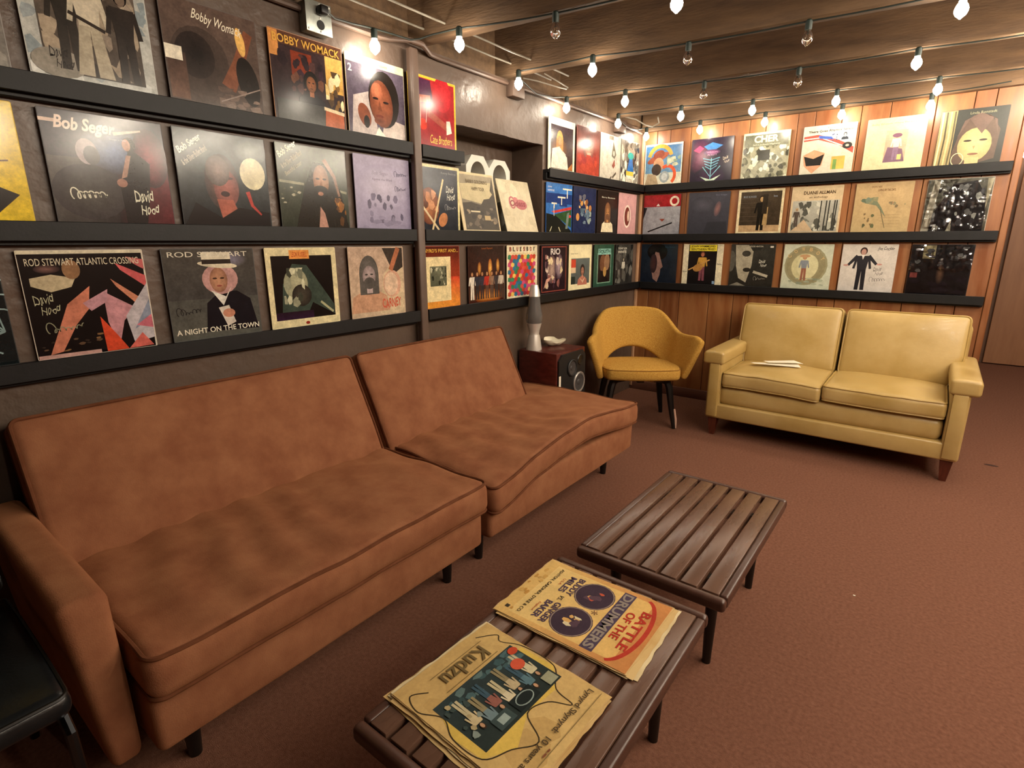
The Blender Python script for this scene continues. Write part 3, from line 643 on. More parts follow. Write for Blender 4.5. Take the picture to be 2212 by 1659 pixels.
# ------------------------------------------------------------------ white block figure in the recess
def eights():
    bm = nb(); xf, xb = -0.062, -0.215
    cols = (-1.998, -1.805); w2, h = 0.098, 0.205; z0 = ZR[1]
    outer = []
    def octo(c, zc):
        return [(c - w2, zc - 0.055), (c - w2, zc + 0.055), (c - 0.045, zc + h / 2), (c + 0.045, zc + h / 2), (c + w2, zc + 0.055), (c + w2, zc - 0.055), (c + 0.045, zc - h / 2), (c - 0.045, zc - h / 2)]
    c1, c2 = cols; zl, zu = z0 + h / 2, z0 + h * 1.5
    P = [(c1 - 0.05, z0), (c1 - w2, z0 + 0.05), (c1 - w2, zl + 0.06), (c1 - w2 + 0.02, z0 + h), (c1 - w2, zu - 0.06), (c1 - w2, zu + 0.045), (c1 - 0.05, z0 + 2 * h), (c1 + 0.05, z0 + 2 * h), ((c1 + c2) / 2, zu + 0.045),
         (c2 - 0.05, z0 + 2 * h - 0.005), (c2 + 0.05, z0 + 2 * h - 0.005), (c2 + w2, zu + 0.045), (c2 + w2, zu - 0.06), (c2 + w2 - 0.02, z0 + h), (c2 + w2, zl + 0.06), (c2 + w2, z0 + 0.05), (c2 + 0.05, z0), ((c1 + c2) / 2, z0 + 0.04)]
    loops = [P]
    for c in cols:
        for zc in (zl, zu): loops.append([(c + 0.062 * cos(2 * pi * k / 24), zc + 0.072 * sin(2 * pi * k / 24)) for k in range(24)])
    es = []; walls = []
    for Lp in loops:
        A_ = [bm.verts.new((xf, y, z)) for y, z in Lp]; B_ = [bm.verts.new((xb, y, z)) for y, z in Lp]; m = len(Lp)
        for k in range(m): bm.faces.new((A_[k], A_[(k + 1) % m], B_[(k + 1) % m], B_[k]))
        walls.append((A_, B_))
    for idx in (0, 1):
        eds = []
        for W_ in walls:
            vs = W_[idx]
            for k in range(len(vs)): eds.append(bm.edges.get((vs[k], vs[(k + 1) % len(vs)])))
        bmesh.ops.triangle_fill(bm, edges=eds, use_beauty=True)
    bmesh.ops.recalc_face_normals(bm, faces=bm.faces)
    tag(build('block_figure', bm, white_foam, angle=30), 'white thick block figure with two rounded humps and round holes, standing in the wall recess', 'block figure')
eights()
# ------------------------------------------------------------------ printed covers
TEXT_CACHE = {}
PENDING = []
def dk(c, k=.72):
    c = c.lstrip('#'); return '#%02x%02x%02x' % tuple(max(0, min(255, int(int(c[i:i + 2], 16) * k))) for i in (0, 2, 4))
def lt(c): return dk(c, 1.25)
class Art:
    def __init__(s): s.v = []; s.f = []; s.c = []; s.layer = 0; s.txt = []
    def _z(s): s.layer += 1; return s.layer
    def poly(s, pts, c):
        z = s._z(); n0 = len(s.v)
        cs = c if isinstance(c, list) else [c] * len(pts)
        for (x, y), cc in zip(pts, cs): s.v.append((min(1, max(0, x)), min(1, max(0, y)), z)); s.c.append(hx(cc))
        s.f.append(list(range(n0, n0 + len(pts)))); return s
    def rect(s, x0, y0, x1, y1, c, ct=None): return s.poly([(x0, y0), (x1, y0), (x1, y1), (x0, y1)], [c, c, ct or c, ct or c])
    def grad(s, x0, y0, x1, y1, bl, br, tr, tl): return s.poly([(x0, y0), (x1, y0), (x1, y1), (x0, y1)], [bl, br, tr, tl])
    def ell(s, cx, cy, rx, ry, c, rot=0, n=20, edge=None):
        z = s._z(); n0 = len(s.v); cr, sr = cos(rot), sin(rot)
        P = [(cx + rx * cos(2 * pi * k / n) * cr - ry * sin(2 * pi * k / n) * sr, cy + rx * cos(2 * pi * k / n) * sr + ry * sin(2 * pi * k / n) * cr) for k in range(n)]
        for x, y in [(cx, cy)] + P: s.v.append((min(1, max(0, x)), min(1, max(0, y)), z))
        s.c.append(hx(c)); s.c += [hx(edge or c)] * n
        for k in range(n): s.f.append([n0, n0 + 1 + k, n0 + 1 + (k + 1) % n])
        return s
    def ring(s, cx, cy, rx, ry, w, c, n=24, a0=0.0, a1=2 * pi):
        return s.line([(cx + rx * cos(a0 + (a1 - a0) * k / n), cy + ry * sin(a0 + (a1 - a0) * k / n)) for k in range(n + 1)], w, c)
    def line(s, pts, w, c, w1=None):
        z = s._z(); n0 = len(s.v); m = len(pts)
        for i, (x, y) in enumerate(pts):
            a = pts[max(0, i - 1)]; b = pts[min(m - 1, i + 1)]; dx, dy = b[0] - a[0], b[1] - a[1]; l = sqrt(dx * dx + dy * dy) or 1
            ww = w if w1 is None else w + (w1 - w) * i / (m - 1)
            for sg in (1, -1):
                s.v.append((min(1, max(0, x - dy / l * ww / 2 * sg)), min(1, max(0, y + dx / l * ww / 2 * sg)), z)); s.c.append(hx(c))
        for i in range(m - 1): s.f.append([n0 + 2 * i, n0 + 2 * i + 1, n0 + 2 * i + 3, n0 + 2 * i + 2])
        return s
    def blobs(s, x0, y0, x1, y1, n, cols, sz, asp=1.0, seed=0, jag=6):
        R = random.Random(seed + n)
        for _ in range(n):
            x, y = R.uniform(x0, x1), R.uniform(y0, y1); r = sz * R.uniform(0.5, 1.2); a0 = R.uniform(0, 6)
            s.poly([(min(x1, max(x0, x + r * R.uniform(.6, 1.2) * cos(a0 + 2 * pi * k / jag))), min(y1, max(y0, y + r * asp * R.uniform(.6, 1.2) * sin(a0 + 2 * pi * k / jag)))) for k in range(jag)], R.choice(cols))
        return s
    def bust(s, cx, cy, k, skin, hair, cloth, long=False, beard=False):
        s.poly([(cx - .42 * k, cy - .62 * k), (cx - .36 * k, cy - .36 * k), (cx - .12 * k, cy - .24 * k), (cx + .12 * k, cy - .24 * k), (cx + .36 * k, cy - .36 * k), (cx + .42 * k, cy - .62 * k)], cloth)
        s.ell(cx, cy + .03 * k, .2 * k, .25 * k if not long else .3 * k, lt(hair), edge=hair)
        if long: s.rect(cx - .2 * k, cy - .32 * k, cx + .2 * k, cy + .05 * k, hair)
        s.rect(cx - .06 * k, cy - .3 * k, cx + .06 * k, cy - .1 * k, skin)
        s.ell(cx, cy - .02 * k, .135 * k, .18 * k, skin, edge=dk(skin))
        s.ell(cx - .055 * k, cy + .015 * k, .032 * k, .014 * k, dk(hair, .8), n=10); s.ell(cx + .055 * k, cy + .015 * k, .032 * k, .014 * k, dk(hair, .8), n=10)
        s.poly([(cx - .01 * k, cy + .01 * k), (cx + .03 * k, cy - .07 * k), (cx - .012 * k, cy - .075 * k)], dk(skin, .75)); s.ell(cx, cy - .115 * k, .045 * k, .014 * k, dk(skin, .55), n=10)
        if beard: s.ell(cx, cy - .13 * k, .12 * k, .1 * k, hair)
        return s
    def fig(s, cx, y, h, cloth, skin, hair, legs=None, w=0.3):
        s.poly([(cx - .1 * h * w / .3, y), (cx - .02 * h, y), (cx, y + .45 * h), (cx + .02 * h, y), (cx + .1 * h * w / .3, y), (cx + .09 * h, y + .52 * h), (cx - .09 * h, y + .52 * h)], legs or cloth)
        s.poly([(cx - .09 * h, y + .48 * h), (cx + .09 * h, y + .48 * h), (cx + .13 * h, y + .8 * h), (cx - .13 * h, y + .8 * h)], cloth)
        s.line([(cx - .12 * h, y + .78 * h), (cx - .17 * h, y + .5 * h)], .05 * h, cloth); s.line([(cx + .12 * h, y + .78 * h), (cx + .17 * h, y + .5 * h)], .05 * h, cloth)
        s.ell(cx, y + .91 * h, .075 * h, .09 * h, hair, n=12); s.ell(cx, y + .89 * h, .052 * h, .07 * h, skin, n=12)
        return s
    def text(s, body, x0, y0, x1, y1, c, shear=0.0, rot=0.0, wob=0.0, bold=0.0):
        s.txt.append((body, x0, y0, x1, y1, c, shear, rot, wob, bold)); return s
    def sign(s, x, y, c, k=1.0, rot=0.35):
        s.text('David', x, y, x + .16 * k, y + .085 * k, c, .35, rot, .012); s.text('Hood', x + .04 * k, y - .09 * k, x + .2 * k, y - .02 * k, c, .45, rot, .012); return s
    def scrawl(s, x, y, w_, c, seed=1, lw=.008):
        R = random.Random(seed); P = []
        for i in range(46):
            pass
        n = 90; amp = [R.uniform(.35, 1.0) * (1.25 - .7 * q / 7) for q in range(8)]; amp[0] = 1.5
        for i in range(n):
            t = i / (n - 1); ph = t * 6.5; A = amp[int(ph)]
            P.append((x + w_ * t - .017 * w_ / .3 * sin(2 * pi * ph) * A + .02 * A * w_ * cos(2 * pi * ph), y + .07 * w_ / .3 * A * (1 - cos(2 * pi * ph)) / 2 + .12 * t * w_))
        return s.line(P, lw, c)
def mesh_from(name, v, f, c, M, parent, material, zoff):
    me = bpy.data.meshes.new(name)
    me.from_pydata([M((x, y, zoff + z * 2.5e-5)) for x, y, z in v], [], f)
    at = me.color_attributes.new('Col', 'FLOAT_COLOR', 'POINT')
    flat = []
    for q in c: flat += [q[0], q[1], q[2], 1.0]
    at.data.foreach_set('color', flat)
    me.materials.append(material); o = bpy.data.objects.new(name, me); link(o); o.parent = parent
    return o
def add_print(art, parent, S, zoff, material, H=None):
    H = H or S
    Mp = lambda p: (p[0] * S, p[1] * H, p[2])
    if art.v: mesh_from('cover_print', art.v, art.f, art.c, Mp, parent, material, zoff)
    if art.txt: PENDING.append((art, parent, Mp, material, zoff + (art.layer + 2) * 2.5e-5))
def flush_text():
    need = {}
    for art, *_ in PENDING:
        for t in art.txt: need[(t[0], t[6], t[9])] = None
    objs = {}
    for key in need:
        cu = bpy.data.curves.new('t', 'FONT'); cu.body = key[0]; cu.shear = key[1]; cu.offset = key[2]; cu.resolution_u = 3; cu.fill_mode = 'FRONT'
        o = bpy.data.objects.new('t', cu); COL.objects.link(o); objs[key] = o
    bpy.context.view_layer.update(); dg = bpy.context.evaluated_depsgraph_get()
    for key, o in objs.items():
        me = o.evaluated_get(dg).to_mesh(); vs = [(q.co.x, q.co.y) for q in me.vertices]; fs = [list(p.vertices) for p in me.polygons]
        xs = [a for a, _ in vs]; ys = [b for _, b in vs]; x0, y0 = min(xs), min(ys); sx, sy = (max(xs) - x0) or 1, (max(ys) - y0) or 1
        TEXT_CACHE[key] = ([((a - x0) / sx, (b - y0) / sy) for a, b in vs], fs)
    for o in objs.values():
        cu = o.data; bpy.data.objects.remove(o); bpy.data.curves.remove(cu)
    for art, parent, Mp, material, zoff in PENDING:
        for body, x0, y0, x1, y1, c, shear, rot, wob, bold in art.txt:
            V, Fc, Cc = [], [], []
            vs, fs = TEXT_CACHE[(body, shear, bold)]; n0 = len(V); cc = hx(c)
            for a, b in vs:
                x = (x1 - x0) * a; y = (y1 - y0) * b + wob * sin(a * 17)
                V.append((x0 + x * cos(rot) - y * sin(rot), y0 + x * sin(rot) + y * cos(rot), 0)); Cc.append(cc)
            for q in fs: Fc.append([n0 + i for i in q])
            mesh_from('lettering', V, Fc, Cc, Mp, parent, print_matte if material is print_matte else lettering_m, zoff)
S = 0.314
def sleeve(wall, s, row, label, art, edge='#3a332c', m=None, lean=None, tilt=0.0):
    """s: where the cover's left edge stands along its wall"""
    z = ZR[row]
    if wall == 'L': base = Matrix(((0, 0, 1, 0.012), (1, 0, 0, s), (0, 1, 0, z), (0, 0, 0, 1)))
    else: base = Matrix(((1, 0, 0, s), (0, 0, -1, -0.024), (0, 1, 0, z), (0, 0, 0, 1)))
    if lean: base = Matrix(((0, 0, 1, 0.034), (1, 0, 0, s), (0, 1, 0, z + 0.0008), (0, 0, 0, 1))) @ Matrix.Rotation(-lean, 4, 'X')
    if tilt: base = base @ Matrix.Translation((S / 2, 0, 0)) @ Matrix.Rotation(tilt, 4, 'Z') @ Matrix.Translation((-S / 2, 0, 0))
    t = thing('record_sleeve', label, 'record sleeve', mtx=base, group='record sleeves on the ledges')
    bm = nb(); r = 0.004
    P = []
    for cx, cy, a0 in ((r, r, pi), (S - r, r, 1.5 * pi), (S - r, S - r, 0), (r, S - r, pi / 2)):
        for k in range(4): a = a0 + k * pi / 6; P.append((cx + r * cos(a), cy + r * sin(a)))
    A_ = [bm.verts.new((x, y, 0)) for x, y in P]; B_ = [bm.verts.new((x, y, 0.0035)) for x, y in P]; n = len(P)
    bm.faces.new(B_); bm.faces.new(A_[::-1])
    for k in range(n): bm.faces.new((A_[k], A_[(k + 1) % n], B_[(k + 1) % n], B_[k]))
    o = build('card_cover', bm, sleeve_m, t, smooth=False, local=True); o.color = (*hx(edge), 1)
    add_print(art, t, S, 0.0036, m or print_gloss)
    return t
def bg(c, ct=None, m=0.006): return Art().rect(m, m, 1 - m, 1 - m, c, ct)
# ------------------------------------------------------------------ covers on the plaster wall, top ledge
W_, K_ = '#efe8d8', '#100e0f'
a = bg('#77726c'); a.blobs(.02, .02, .98, .98, 14, ['#8b867e', '#5f5a55'], .2, seed=1)
sleeve('L', -4.294, 0, 'grey record sleeve cut off by the left frame edge, top ledge', a, '#8a8580')
a = bg('#b7b9b4'); a.blobs(.01, .01, .99, .99, 40, ['#9aa3a6', '#c9ccc8', '#8b979c', '#d8d9d4'], .07, seed=3)
a.rect(.12, .09, .9, .99, '#3c342d', '#6d6258'); a.blobs(.13, .1, .89, .98, 40, ['#4a4038', '#7d7062', '#2b2420', '#8d8072', '#a2937f'], .08, 1.5, seed=5)
a.ell(.22, .16, .2, .12, '#8d877c'); a.fig(.33, .12, .8, '#2b2621', '#8d7d6c', '#1d1814', w=.34); a.fig(.5, .1, .86, '#c3b9a4', '#b5a48e', '#2a2420', '#aea48f', w=.5)
a.line([(.35, .6), (.62, .5)], .03, '#2b221c'); a.fig(.78, .1, .8, '#2b2420', '#6d5d50', '#14100e')
a.sign(.16, .2, '#191512', .9, .1)
sleeve('L', -3.941, 0, 'black and white photograph sleeve with a silver marbled border, top ledge', a, '#b7b9b4')
a = bg('#4a3d37', '#5d4c44'); a.ell(.35, .45, .3, .33, '#2c2320', edge='#463a34'); a.ell(.3, .5, .2, .22, '#1b1513', edge='#2c2320'); a.rect(.02, .06, .2, .5, '#6a4b3c', '#3c2e28'); a.rect(.005, .42, .17, .55, '#e4dcc9')
a.line([(.62, .25), (.75, .5), (.9, .85)], .16, '#7a4a35', .1); a.ell(.85, .35, .12, .25, '#1d1613', .2); a.ell(.8, .74, .05, .14, '#d4a85e', .15)
a.blobs(.5, .02, .98, .25, 14, ['#6d5a50', '#57463e', '#7a675c'], .1, .5, seed=8); a.line([(.52, .1), (.98, .3)], .012, '#93827a')
a.text('Bobby Womack', .3, .82, .82, .94, '#efe6cf', .3, -.12, .006)
sleeve('L', -3.59, 0, 'dark brown record sleeve with a white handwritten title, top ledge', a, '#4a3d37')
a = bg('#241a1c', '#3a2a2c'); a.rect(.005, .72, .12, .99, '#c98a4c'); a.rect(.12, .86, .99, .99, '#5a3a2c'); a.rect(.27, .55, .55, .82, '#7a3320'); a.rect(.74, .45, .99, .86, '#c79a4e', '#d8ad5e')
a.blobs(.1, .3, .7, .8, 26, ['#2c2024', '#4a3130', '#3a2630', '#6a4434'], .06, 1.4, seed=4); a.bust(.52, .5, .5, '#9a5f3c', '#17110f', '#15121a'); a.rect(.04, .02, .8, .27, '#3f403c', '#2c2c2a')
a.blobs(.72, .25, .98, .7, 16, ['#d9bb7a', '#7a5a30', '#e6d6a8', '#4d3a26'], .06, 1.5, seed=6); a.poly([(.68, .03), (.97, .02), (.97, .22), (.7, .24)], '#a8552e'); a.line([(.68, .25), (.98, .22)], .04, '#d9c6a2')
a.text('BOBBY WOMACK', .05, .87, .96, .96, '#dca94e', bold=.012)
sleeve('L', -3.232, 0, 'dark record sleeve with spaced yellow capitals, below the electrical box', a, '#b57a4a')
a = bg('#4b4250', '#5c5262'); a.rect(.006, .9, .994, .994, '#e9dcae'); a.poly([(.05, .02), (.1, .5), (.4, .6), (.5, .02)], '#b9aca8'); a.poly([(.55, .02), (.62, .3), (.98, .25), (.98, .02)], '#c0b2aa')
a.ell(.62, .52, .27, .36, '#1c1410'); a.ell(.57, .46, .2, .3, '#9a583c', edge='#6a3824', rot=.12); a.ell(.5, .6, .1, .12, '#b06a4c', edge='#93543a'); a.ell(.47, .52, .05, .016, '#241410'); a.ell(.65, .49, .05, .016, '#241410'); a.poly([(.54, .5), (.5, .38), (.58, .37)], '#74402a'); a.ell(.53, .3, .07, .022, '#6a3022'); a.ell(.53, .24, .1, .05, '#5c3020', edge='#7a4430'); a.ell(.27, .28, .1, .15, '#7d442e', .4); a.ell(.3, .2, .05, .08, '#17110f'); a.poly([(.42, .02), (.5, .16), (.64, .02)], '#e2dccd')
a.text('B B Greaves', .4, .925, .7, .965, '#2a2418'); a.text('2', .04, .78, .1, .87, '#e8e2d2', bold=.02)
sleeve('L', -2.904, 0, 'record sleeve with a cream top strip and a face leaning on a hand, top ledge', a, '#d9cda6')
a = bg('#e0b63a'); a.rect(.025, .02, .965, .965, '#8e1c22', '#a3262a'); a.poly([(.03, .6), (.5, .65), (.45, .95), (.03, .96)], '#4a2440'); a.line([(.05, .66), (.45, .7)], .1, '#a05a48'); a.line([(.4, .5), (.85, .32)], .1, '#9a4a3c'); a.poly([(.78, .24), (.9, .28), (.86, .45), (.78, .44)], '#e0d6c6')
a.ell(.28, .33, .08, .08, '#c8321f'); a.ell(.7, .8, .2, .25, '#b3222a'); a.line([(.25, .7), (.22, .3)], .012, '#d8b0a0'); a.line([(.38, .68), (.34, .36)], .012, '#d8b0a0')
a.text('Cate Brothers', .42, .08, .9, .2, '#e0c052', .25, .03, .006)
sleeve('L', -2.566, 0, 'red record sleeve with a yellow border, just past the batten on the top ledge', a, '#e0b63a')
a = bg('#e6dcc2'); a.rect(.09, .05, .93, .87, '#3f2a20', '#2e2028'); a.ell(.4, .45, .3, .2, '#8a5a30', edge='#3f2a20'); a.bust(.42, .58, .62, '#d3a06c', '#b98244', '#d9d3c6', long=True); a.poly([(.1, .06), (.15, .42), (.4, .48), (.7, .3), (.75, .06)], '#d8d2c4'); a.poly([(.72, .06), (.9, .2), (.92, .06)], '#a86a34')
sleeve('L', -1.416, 0, 'cream bordered record sleeve with a blond figure in white, top ledge right of the recess', a, '#e6dcc2')
a = bg('#a8402c', '#6d3a34'); a.grad(.006, .55, .994, .994, '#8a3a2c', '#8a3a2c', '#5a3f3c', '#5a3f3c'); a.ell(.5, .62, .24, .28, '#c99a84', edge='#7d4a3e'); a.ell(.52, .76, .2, .16, '#54302a', edge='#6d3a34'); a.poly([(.42, .5), (.62, .5), (.54, .25)], '#d0a48c'); a.blobs(.05, .02, .95, .45, 12, ['#b0452e', '#9c3828'], .16, seed=2)
sleeve('L', -1.075, 0, 'hazy red record sleeve, second after the recess on the top ledge', a, '#8a4a40')
a = bg('#b9b3a4', '#cfcaba'); a.poly([(.55, .55), (.62, .88), (.78, .6), (.7, .5)], '#6d6656'); a.ell(.66, .62, .05, .06, '#b9b3a4'); a.poly([(.58, .34), (.7, .5), (.74, .36), (.66, .28)], '#8a4a3c'); a.line([(.62, .08), (.8, .2)], .05, '#4a4438'); a.line([(.5, .04), (.58, .1)], .04, '#4a4438'); a.rect(.4, .9, .62, .985, '#7d786c')
sleeve('L', -.75, 0, 'pale grey record sleeve with a thin dark figure, top ledge near the corner', a, '#b9b3a4')
a = bg('#8a867c'); a.blobs(.01, .01, .99, .99, 70, ['#c9c2ae', '#3c3a36', '#6a675e', '#e6decb', '#55524a', '#2b2a28'], .08, 1.5, seed=12); a.poly([(.35, .3), (.7, .3), (.62, .6), (.45, .6)], '#2f6fb8'); a.ell(.52, .66, .16, .08, '#3aa39a'); a.rect(.3, .2, .7, .3, '#d8bc4a'); a.rect(.3, .02, .7, .2, '#ded6c2'); a.text('Various', .33, .05, .66, .16, '#2b2a28')
sleeve('L', -.425, 0, 'busy record sleeve with blue and yellow shapes, in the corner on the top ledge', a, '#8a867c', tilt=.01)

# middle ledge, plaster wall
a = bg('#e0c02c', '#e8ca3c'); a.poly([(.6, .5), (.7, .98), (.82, .62)], '#151515'); a.poly([(.4, .02), (.8, .3), (.93, .24), (.7, .02)], '#151412'); a.line([(.75, .5), (.9, .52)], .012, '#6a4a20')
sleeve('L', -4.312, 1, 'bright yellow record sleeve at the left frame edge, middle ledge', a, '#d8b82a')
a = bg('#2e2a2c', '#3a3540'); a.grad(.006, .006, .5, .6, '#4a4644', '#2a2527', '#3c3836', '#55504c'); a.grad(.5, .006, .994, .7, '#241c1e', '#5a2026', '#6d2c34', '#3a3a40')
a.ell(.55, .7, .28, .22, '#6f83ae', edge='#3c3842'); a.ell(.85, .65, .16, .28, '#8a343c', edge='#3f2a30'); a.ell(.3, .3, .3, .25, '#4c4a46', edge='#3a3638')
a.ell(.32, .66, .085, .115, '#9a8c90'); a.ell(.355, .63, .065, .085, '#454246')
a.poly([(.56, .02), (.55, .4), (.64, .62), (.66, .7), (.72, .7), (.84, .6), (.8, .3), (.74, .02)], '#1a1618'); a.ell(.68, .76, .055, .07, '#1d1512'); a.ell(.655, .755, .035, .055, '#b98a72'); a.poly([(.64, .66), (.68, .66), (.62, .46), (.57, .44)], '#b08876'); a.ell(.57, .4, .045, .04, '#a87a6a')
a.text('Bob Seger', .1, .805, .58, .95, '#f2dccb', .25, -.02, .004, .03); a.line([(.0, .9), (.14, .9)], .03, '#d9bfae'); a.line([(.56, .845), (.8, .9)], .03, '#d9bfae', .014); a.text('Stranger in Town', .52, .785, .66, .8, '#c9d3de')
a.scrawl(.15, .23, .28, '#e2e0cc', 5, .011); a.text('David', .66, .22, .84, .33, '#e2e2cc', .3, .12, .01, .012); a.text('Hood', .7, .1, .88, .19, '#e2e2cc', .4, .16, .01, .012)
sleeve('L', -3.947, 1, 'dark record sleeve with pale pink outlined script across the top and white signatures', a, '#2a2628')
a = bg('#1c1f22', '#3c4648'); a.ell(.3, .75, .4, .25, '#5a6668', edge='#2c3436'); a.ell(.82, .85, .2, .14, '#8d9894', edge='#3c4648'); a.ell(.46, .48, .19, .3, '#7a5a50', edge='#3c3434'); a.ell(.5, .42, .14, .2, '#a8665c', edge='#7a4c48'); a.ell(.48, .36, .05, .03, '#3a2222'); a.ell(.42, .54, .05, .014, '#4a3434'); a.ell(.54, .53, .045, .014, '#4a3434'); a.ell(.42, .6, .13, .16, '#93807a', edge='#5c524e'); a.poly([(.38, .3), (.56, .3), (.6, .2), (.42, .1)], '#a86050'); a.poly([(.02, .02), (.15, .25), (.42, .1), (.62, .22), (.98, .18), (.98, .02)], '#131012')
a.ell(.82, .6, .15, .175, '#d9d2b0'); a.line([(.74, .4), (.78, .25), (.88, .15)], .05, '#b04038', .02)
a.text('Bob Seger', .06, .72, .36, .81, '#f4f0e2', .2, .62, 0, .02); a.text('& the Silver Bullet Band', .08, .62, .4, .68, '#dcdacc', .2, .62)
sleeve('L', -3.606, 1, 'dark record sleeve with a singing face and a big cream disc, middle ledge', a, '#1b1d20', tilt=-.006)
a = bg('#2a2f26', '#48503f'); a.blobs(.02, .3, .3, .55, 14, ['#a8a48c', '#5a5a48', '#3c4034'], .03, .6, seed=9); a.line([(.02, .56), (.35, .54)], .03, '#9a9a80'); a.line([(.8, .5), (.98, .47)], .03, '#8a8a72'); a.poly([(.2, .02), (.35, .5), (.5, .82), (.72, .8), (.9, .45), (.98, .02)], '#1d1a14'); a.line([(.66, .86), (.8, .66), (.86, .42)], .06, '#8a6a58', .03); a.ell(.6, .6, .115, .19, '#b5896a', edge='#7d5a44'); a.ell(.55, .62, .03, .012, '#2a1c14'); a.ell(.65, .62, .03, .012, '#2a1c14'); a.poly([(.6, .62), (.57, .53), (.62, .53)], '#8a6248'); a.ell(.58, .47, .12, .07, '#1d1712'); a.ell(.58, .44, .04, .025, '#a87862'); a.poly([(.52, .02), (.56, .28), (.62, .2), (.66, .02)], '#b58a7a'); a.blobs(.78, .03, .95, .4, 9, ['#8a5a2c', '#b5803c', '#5a3c22'], .05, 1.4, seed=3)
a.text('Bob Seger', .06, .8, .36, .9, '#ece8d0', .2, .6, 0, .02); a.text('& the Silver Bullet Band', .08, .7, .42, .76, '#d4d2bc', .2, .6); a.text('Beautiful Loser', .12, .62, .4, .67, '#c4c2a8', .2, .6)
sleeve('L', -3.25, 1, 'dark green record sleeve with a long haired bearded portrait, middle ledge', a, '#30342a')
a = bg('#8c84a0', '#a59db8'); a.ell(.5, .6, .5, .3, '#b5aec4', edge='#9c94b0'); a.blobs(.2, .1, .85, .5, 16, ['#6d6580', '#575068', '#7a728c', '#4c4560'], .055, 1.3, seed=21); a.blobs(.1, .02, .9, .2, 8, ['#857d98', '#7a728c'], .12, .4, seed=2)
a.text('Bob Seger', .3, .74, .6, .8, '#7a728a', .3); a.text('Against the Wind', .3, .67, .66, .71, '#7a728a'); a.scrawl(.72, .75, .22, '#4a4560', 3, .007); a.scrawl(.72, .55, .2, '#4a4560', 8, .007)
sleeve('L', -2.898, 1, 'pale lilac record sleeve with smoky grey marks, left of the batten on the middle ledge', a, '#8c84a0', print_satin)
a = bg('#d9cf9a'); a.rect(.02, .0, .955, .955, '#20242c', '#3c424c'); a.ell(.3, .38, .22, .28, '#a86e48', edge='#6a3c2c'); a.blobs(.1, .3, .5, .65, 12, ['#b87c54', '#8a4c34', '#5a3424', '#c99068'], .09, 1.3, seed=4); a.ell(.6, .18, .12, .09, '#b87a50', .9); a.line([(.03, .5), (.5, .02)], .035, '#cdb994'); a.line([(.36, .02), (.62, .8)], .035, '#d6bf90')
a.text('Kenny Buttrey', .58, .87, .92, .91, '#8d8f92'); a.text('David', .68, .6, .86, .7, '#e0e0d4', .3, 0, .01); a.text('Hood', .7, .48, .9, .58, '#e0e0d4', .4, .1, .01); a.scrawl(.66, .33, .25, '#9a9c9c', 6, .006)
sleeve('L', -2.553, 1, 'dark record sleeve with a pale border and two crossed drumsticks, right of the batten', a, '#d9cf9a')
a = bg('#cdbb94'); a.rect(.07, .03, .97, .96, '#4a4238', '#9a8f78'); a.poly([(.08, .55), (.08, .8), (.9, .86), (.95, .5), (.6, .48)], '#b8ab86'); a.poly([(.08, .03), (.08, .48), (.3, .5), (.55, .46), (.65, .56), (.8, .58), (.96, .7), (.96, .03)], '#3a332a'); a.blobs(.1, .05, .94, .42, 24, ['#5a5044', '#2b2620', '#6d6252', '#8a7a62'], .07, .7, seed=7); a.rect(.26, .33, .5, .355, '#cfc3a2'); a.rect(.6, .2, .76, .28, '#b09a70'); a.poly([(.85, .72), (.95, .95), (.95, .6)], '#4a4438')
a.text('BARRY GOLDBERG', .24, .82, .8, .88, '#6d6250', bold=.02); a.text('HAPPY TOUR', .36, .7, .7, .76, '#6d6250', bold=.02)
sleeve('L', -2.232, 1, 'brown landscape record sleeve leaning on the white block figure', a, '#cdbb94', print_satin, lean=.2)
a = bg('#c9bd9e', '#bfb496'); a.blobs(.02, .02, .98, .98, 20, ['#c3b798', '#cfc4a6', '#b9ad8e'], .12, seed=2); a.ell(.35, .57, .1, .12, '#a8555a'); a.ell(.35, .57, .06, .09, '#c9b89a'); a.ell(.62, .54, .19, .1, '#a85a5c'); a.ell(.47, .62, .08, .06, '#b3686a')
a.text('Odess', .28, .5, .76, .62, '#8a4048', .2, 0, 0, .03)
sleeve('L', -1.858, 1, 'plain cream record sleeve with a small pink logo, leaning in the recess', a, '#c9bd9e', print_satin, lean=.29)
a = bg('#2a5fa8', '#3a74bc'); a.rect(.006, .6, .994, .8, '#1c3470'); a.rect(.5, .55, .8, .75, '#1c3470'); a.poly([(.01, .01), (.01, .4), (.4, .36), (.98, .06), (.98, .01)], '#141815'); a.poly([(.3, .38), (.98, .5), (.98, .12)], '#2c4c2a'); a.poly([(.2, .44), (.98, .56), (.98, .5), (.3, .41)], '#c23a34'); a.ell(.9, .36, .08, .03, '#c23a34'); a.poly([(.75, .1), (.8, .42), (.9, .44), (.84, .1)], '#6a7a72')
for cx, cy, s_ in ((.8, .9, .18), (.58, .73, .15), (.3, .6, .1)): a.line([(cx - s_, cy), (cx + s_, cy)], .03, '#e6e0c8'); a.line([(cx, cy), (cx, cy - s_)], .03, '#e6e0c8')
a.line([(.3, .35), (.28, .55)], .02, '#c9c9c0'); a.line([(.15, .04), (.22, .14)], .02, '#d9d2a8'); a.line([(.55, .04), (.48, .13)], .02, '#d9d2a8'); a.text('JOHN', .06, .89, .2, .93, '#e0e6ea'); a.text('HAMMOND', .06, .83, .3, .87, '#e0e6ea')
sleeve('L', -1.432, 1, 'blue record sleeve with white T shapes over a dark road, right of the recess', a, '#2a5fa8')
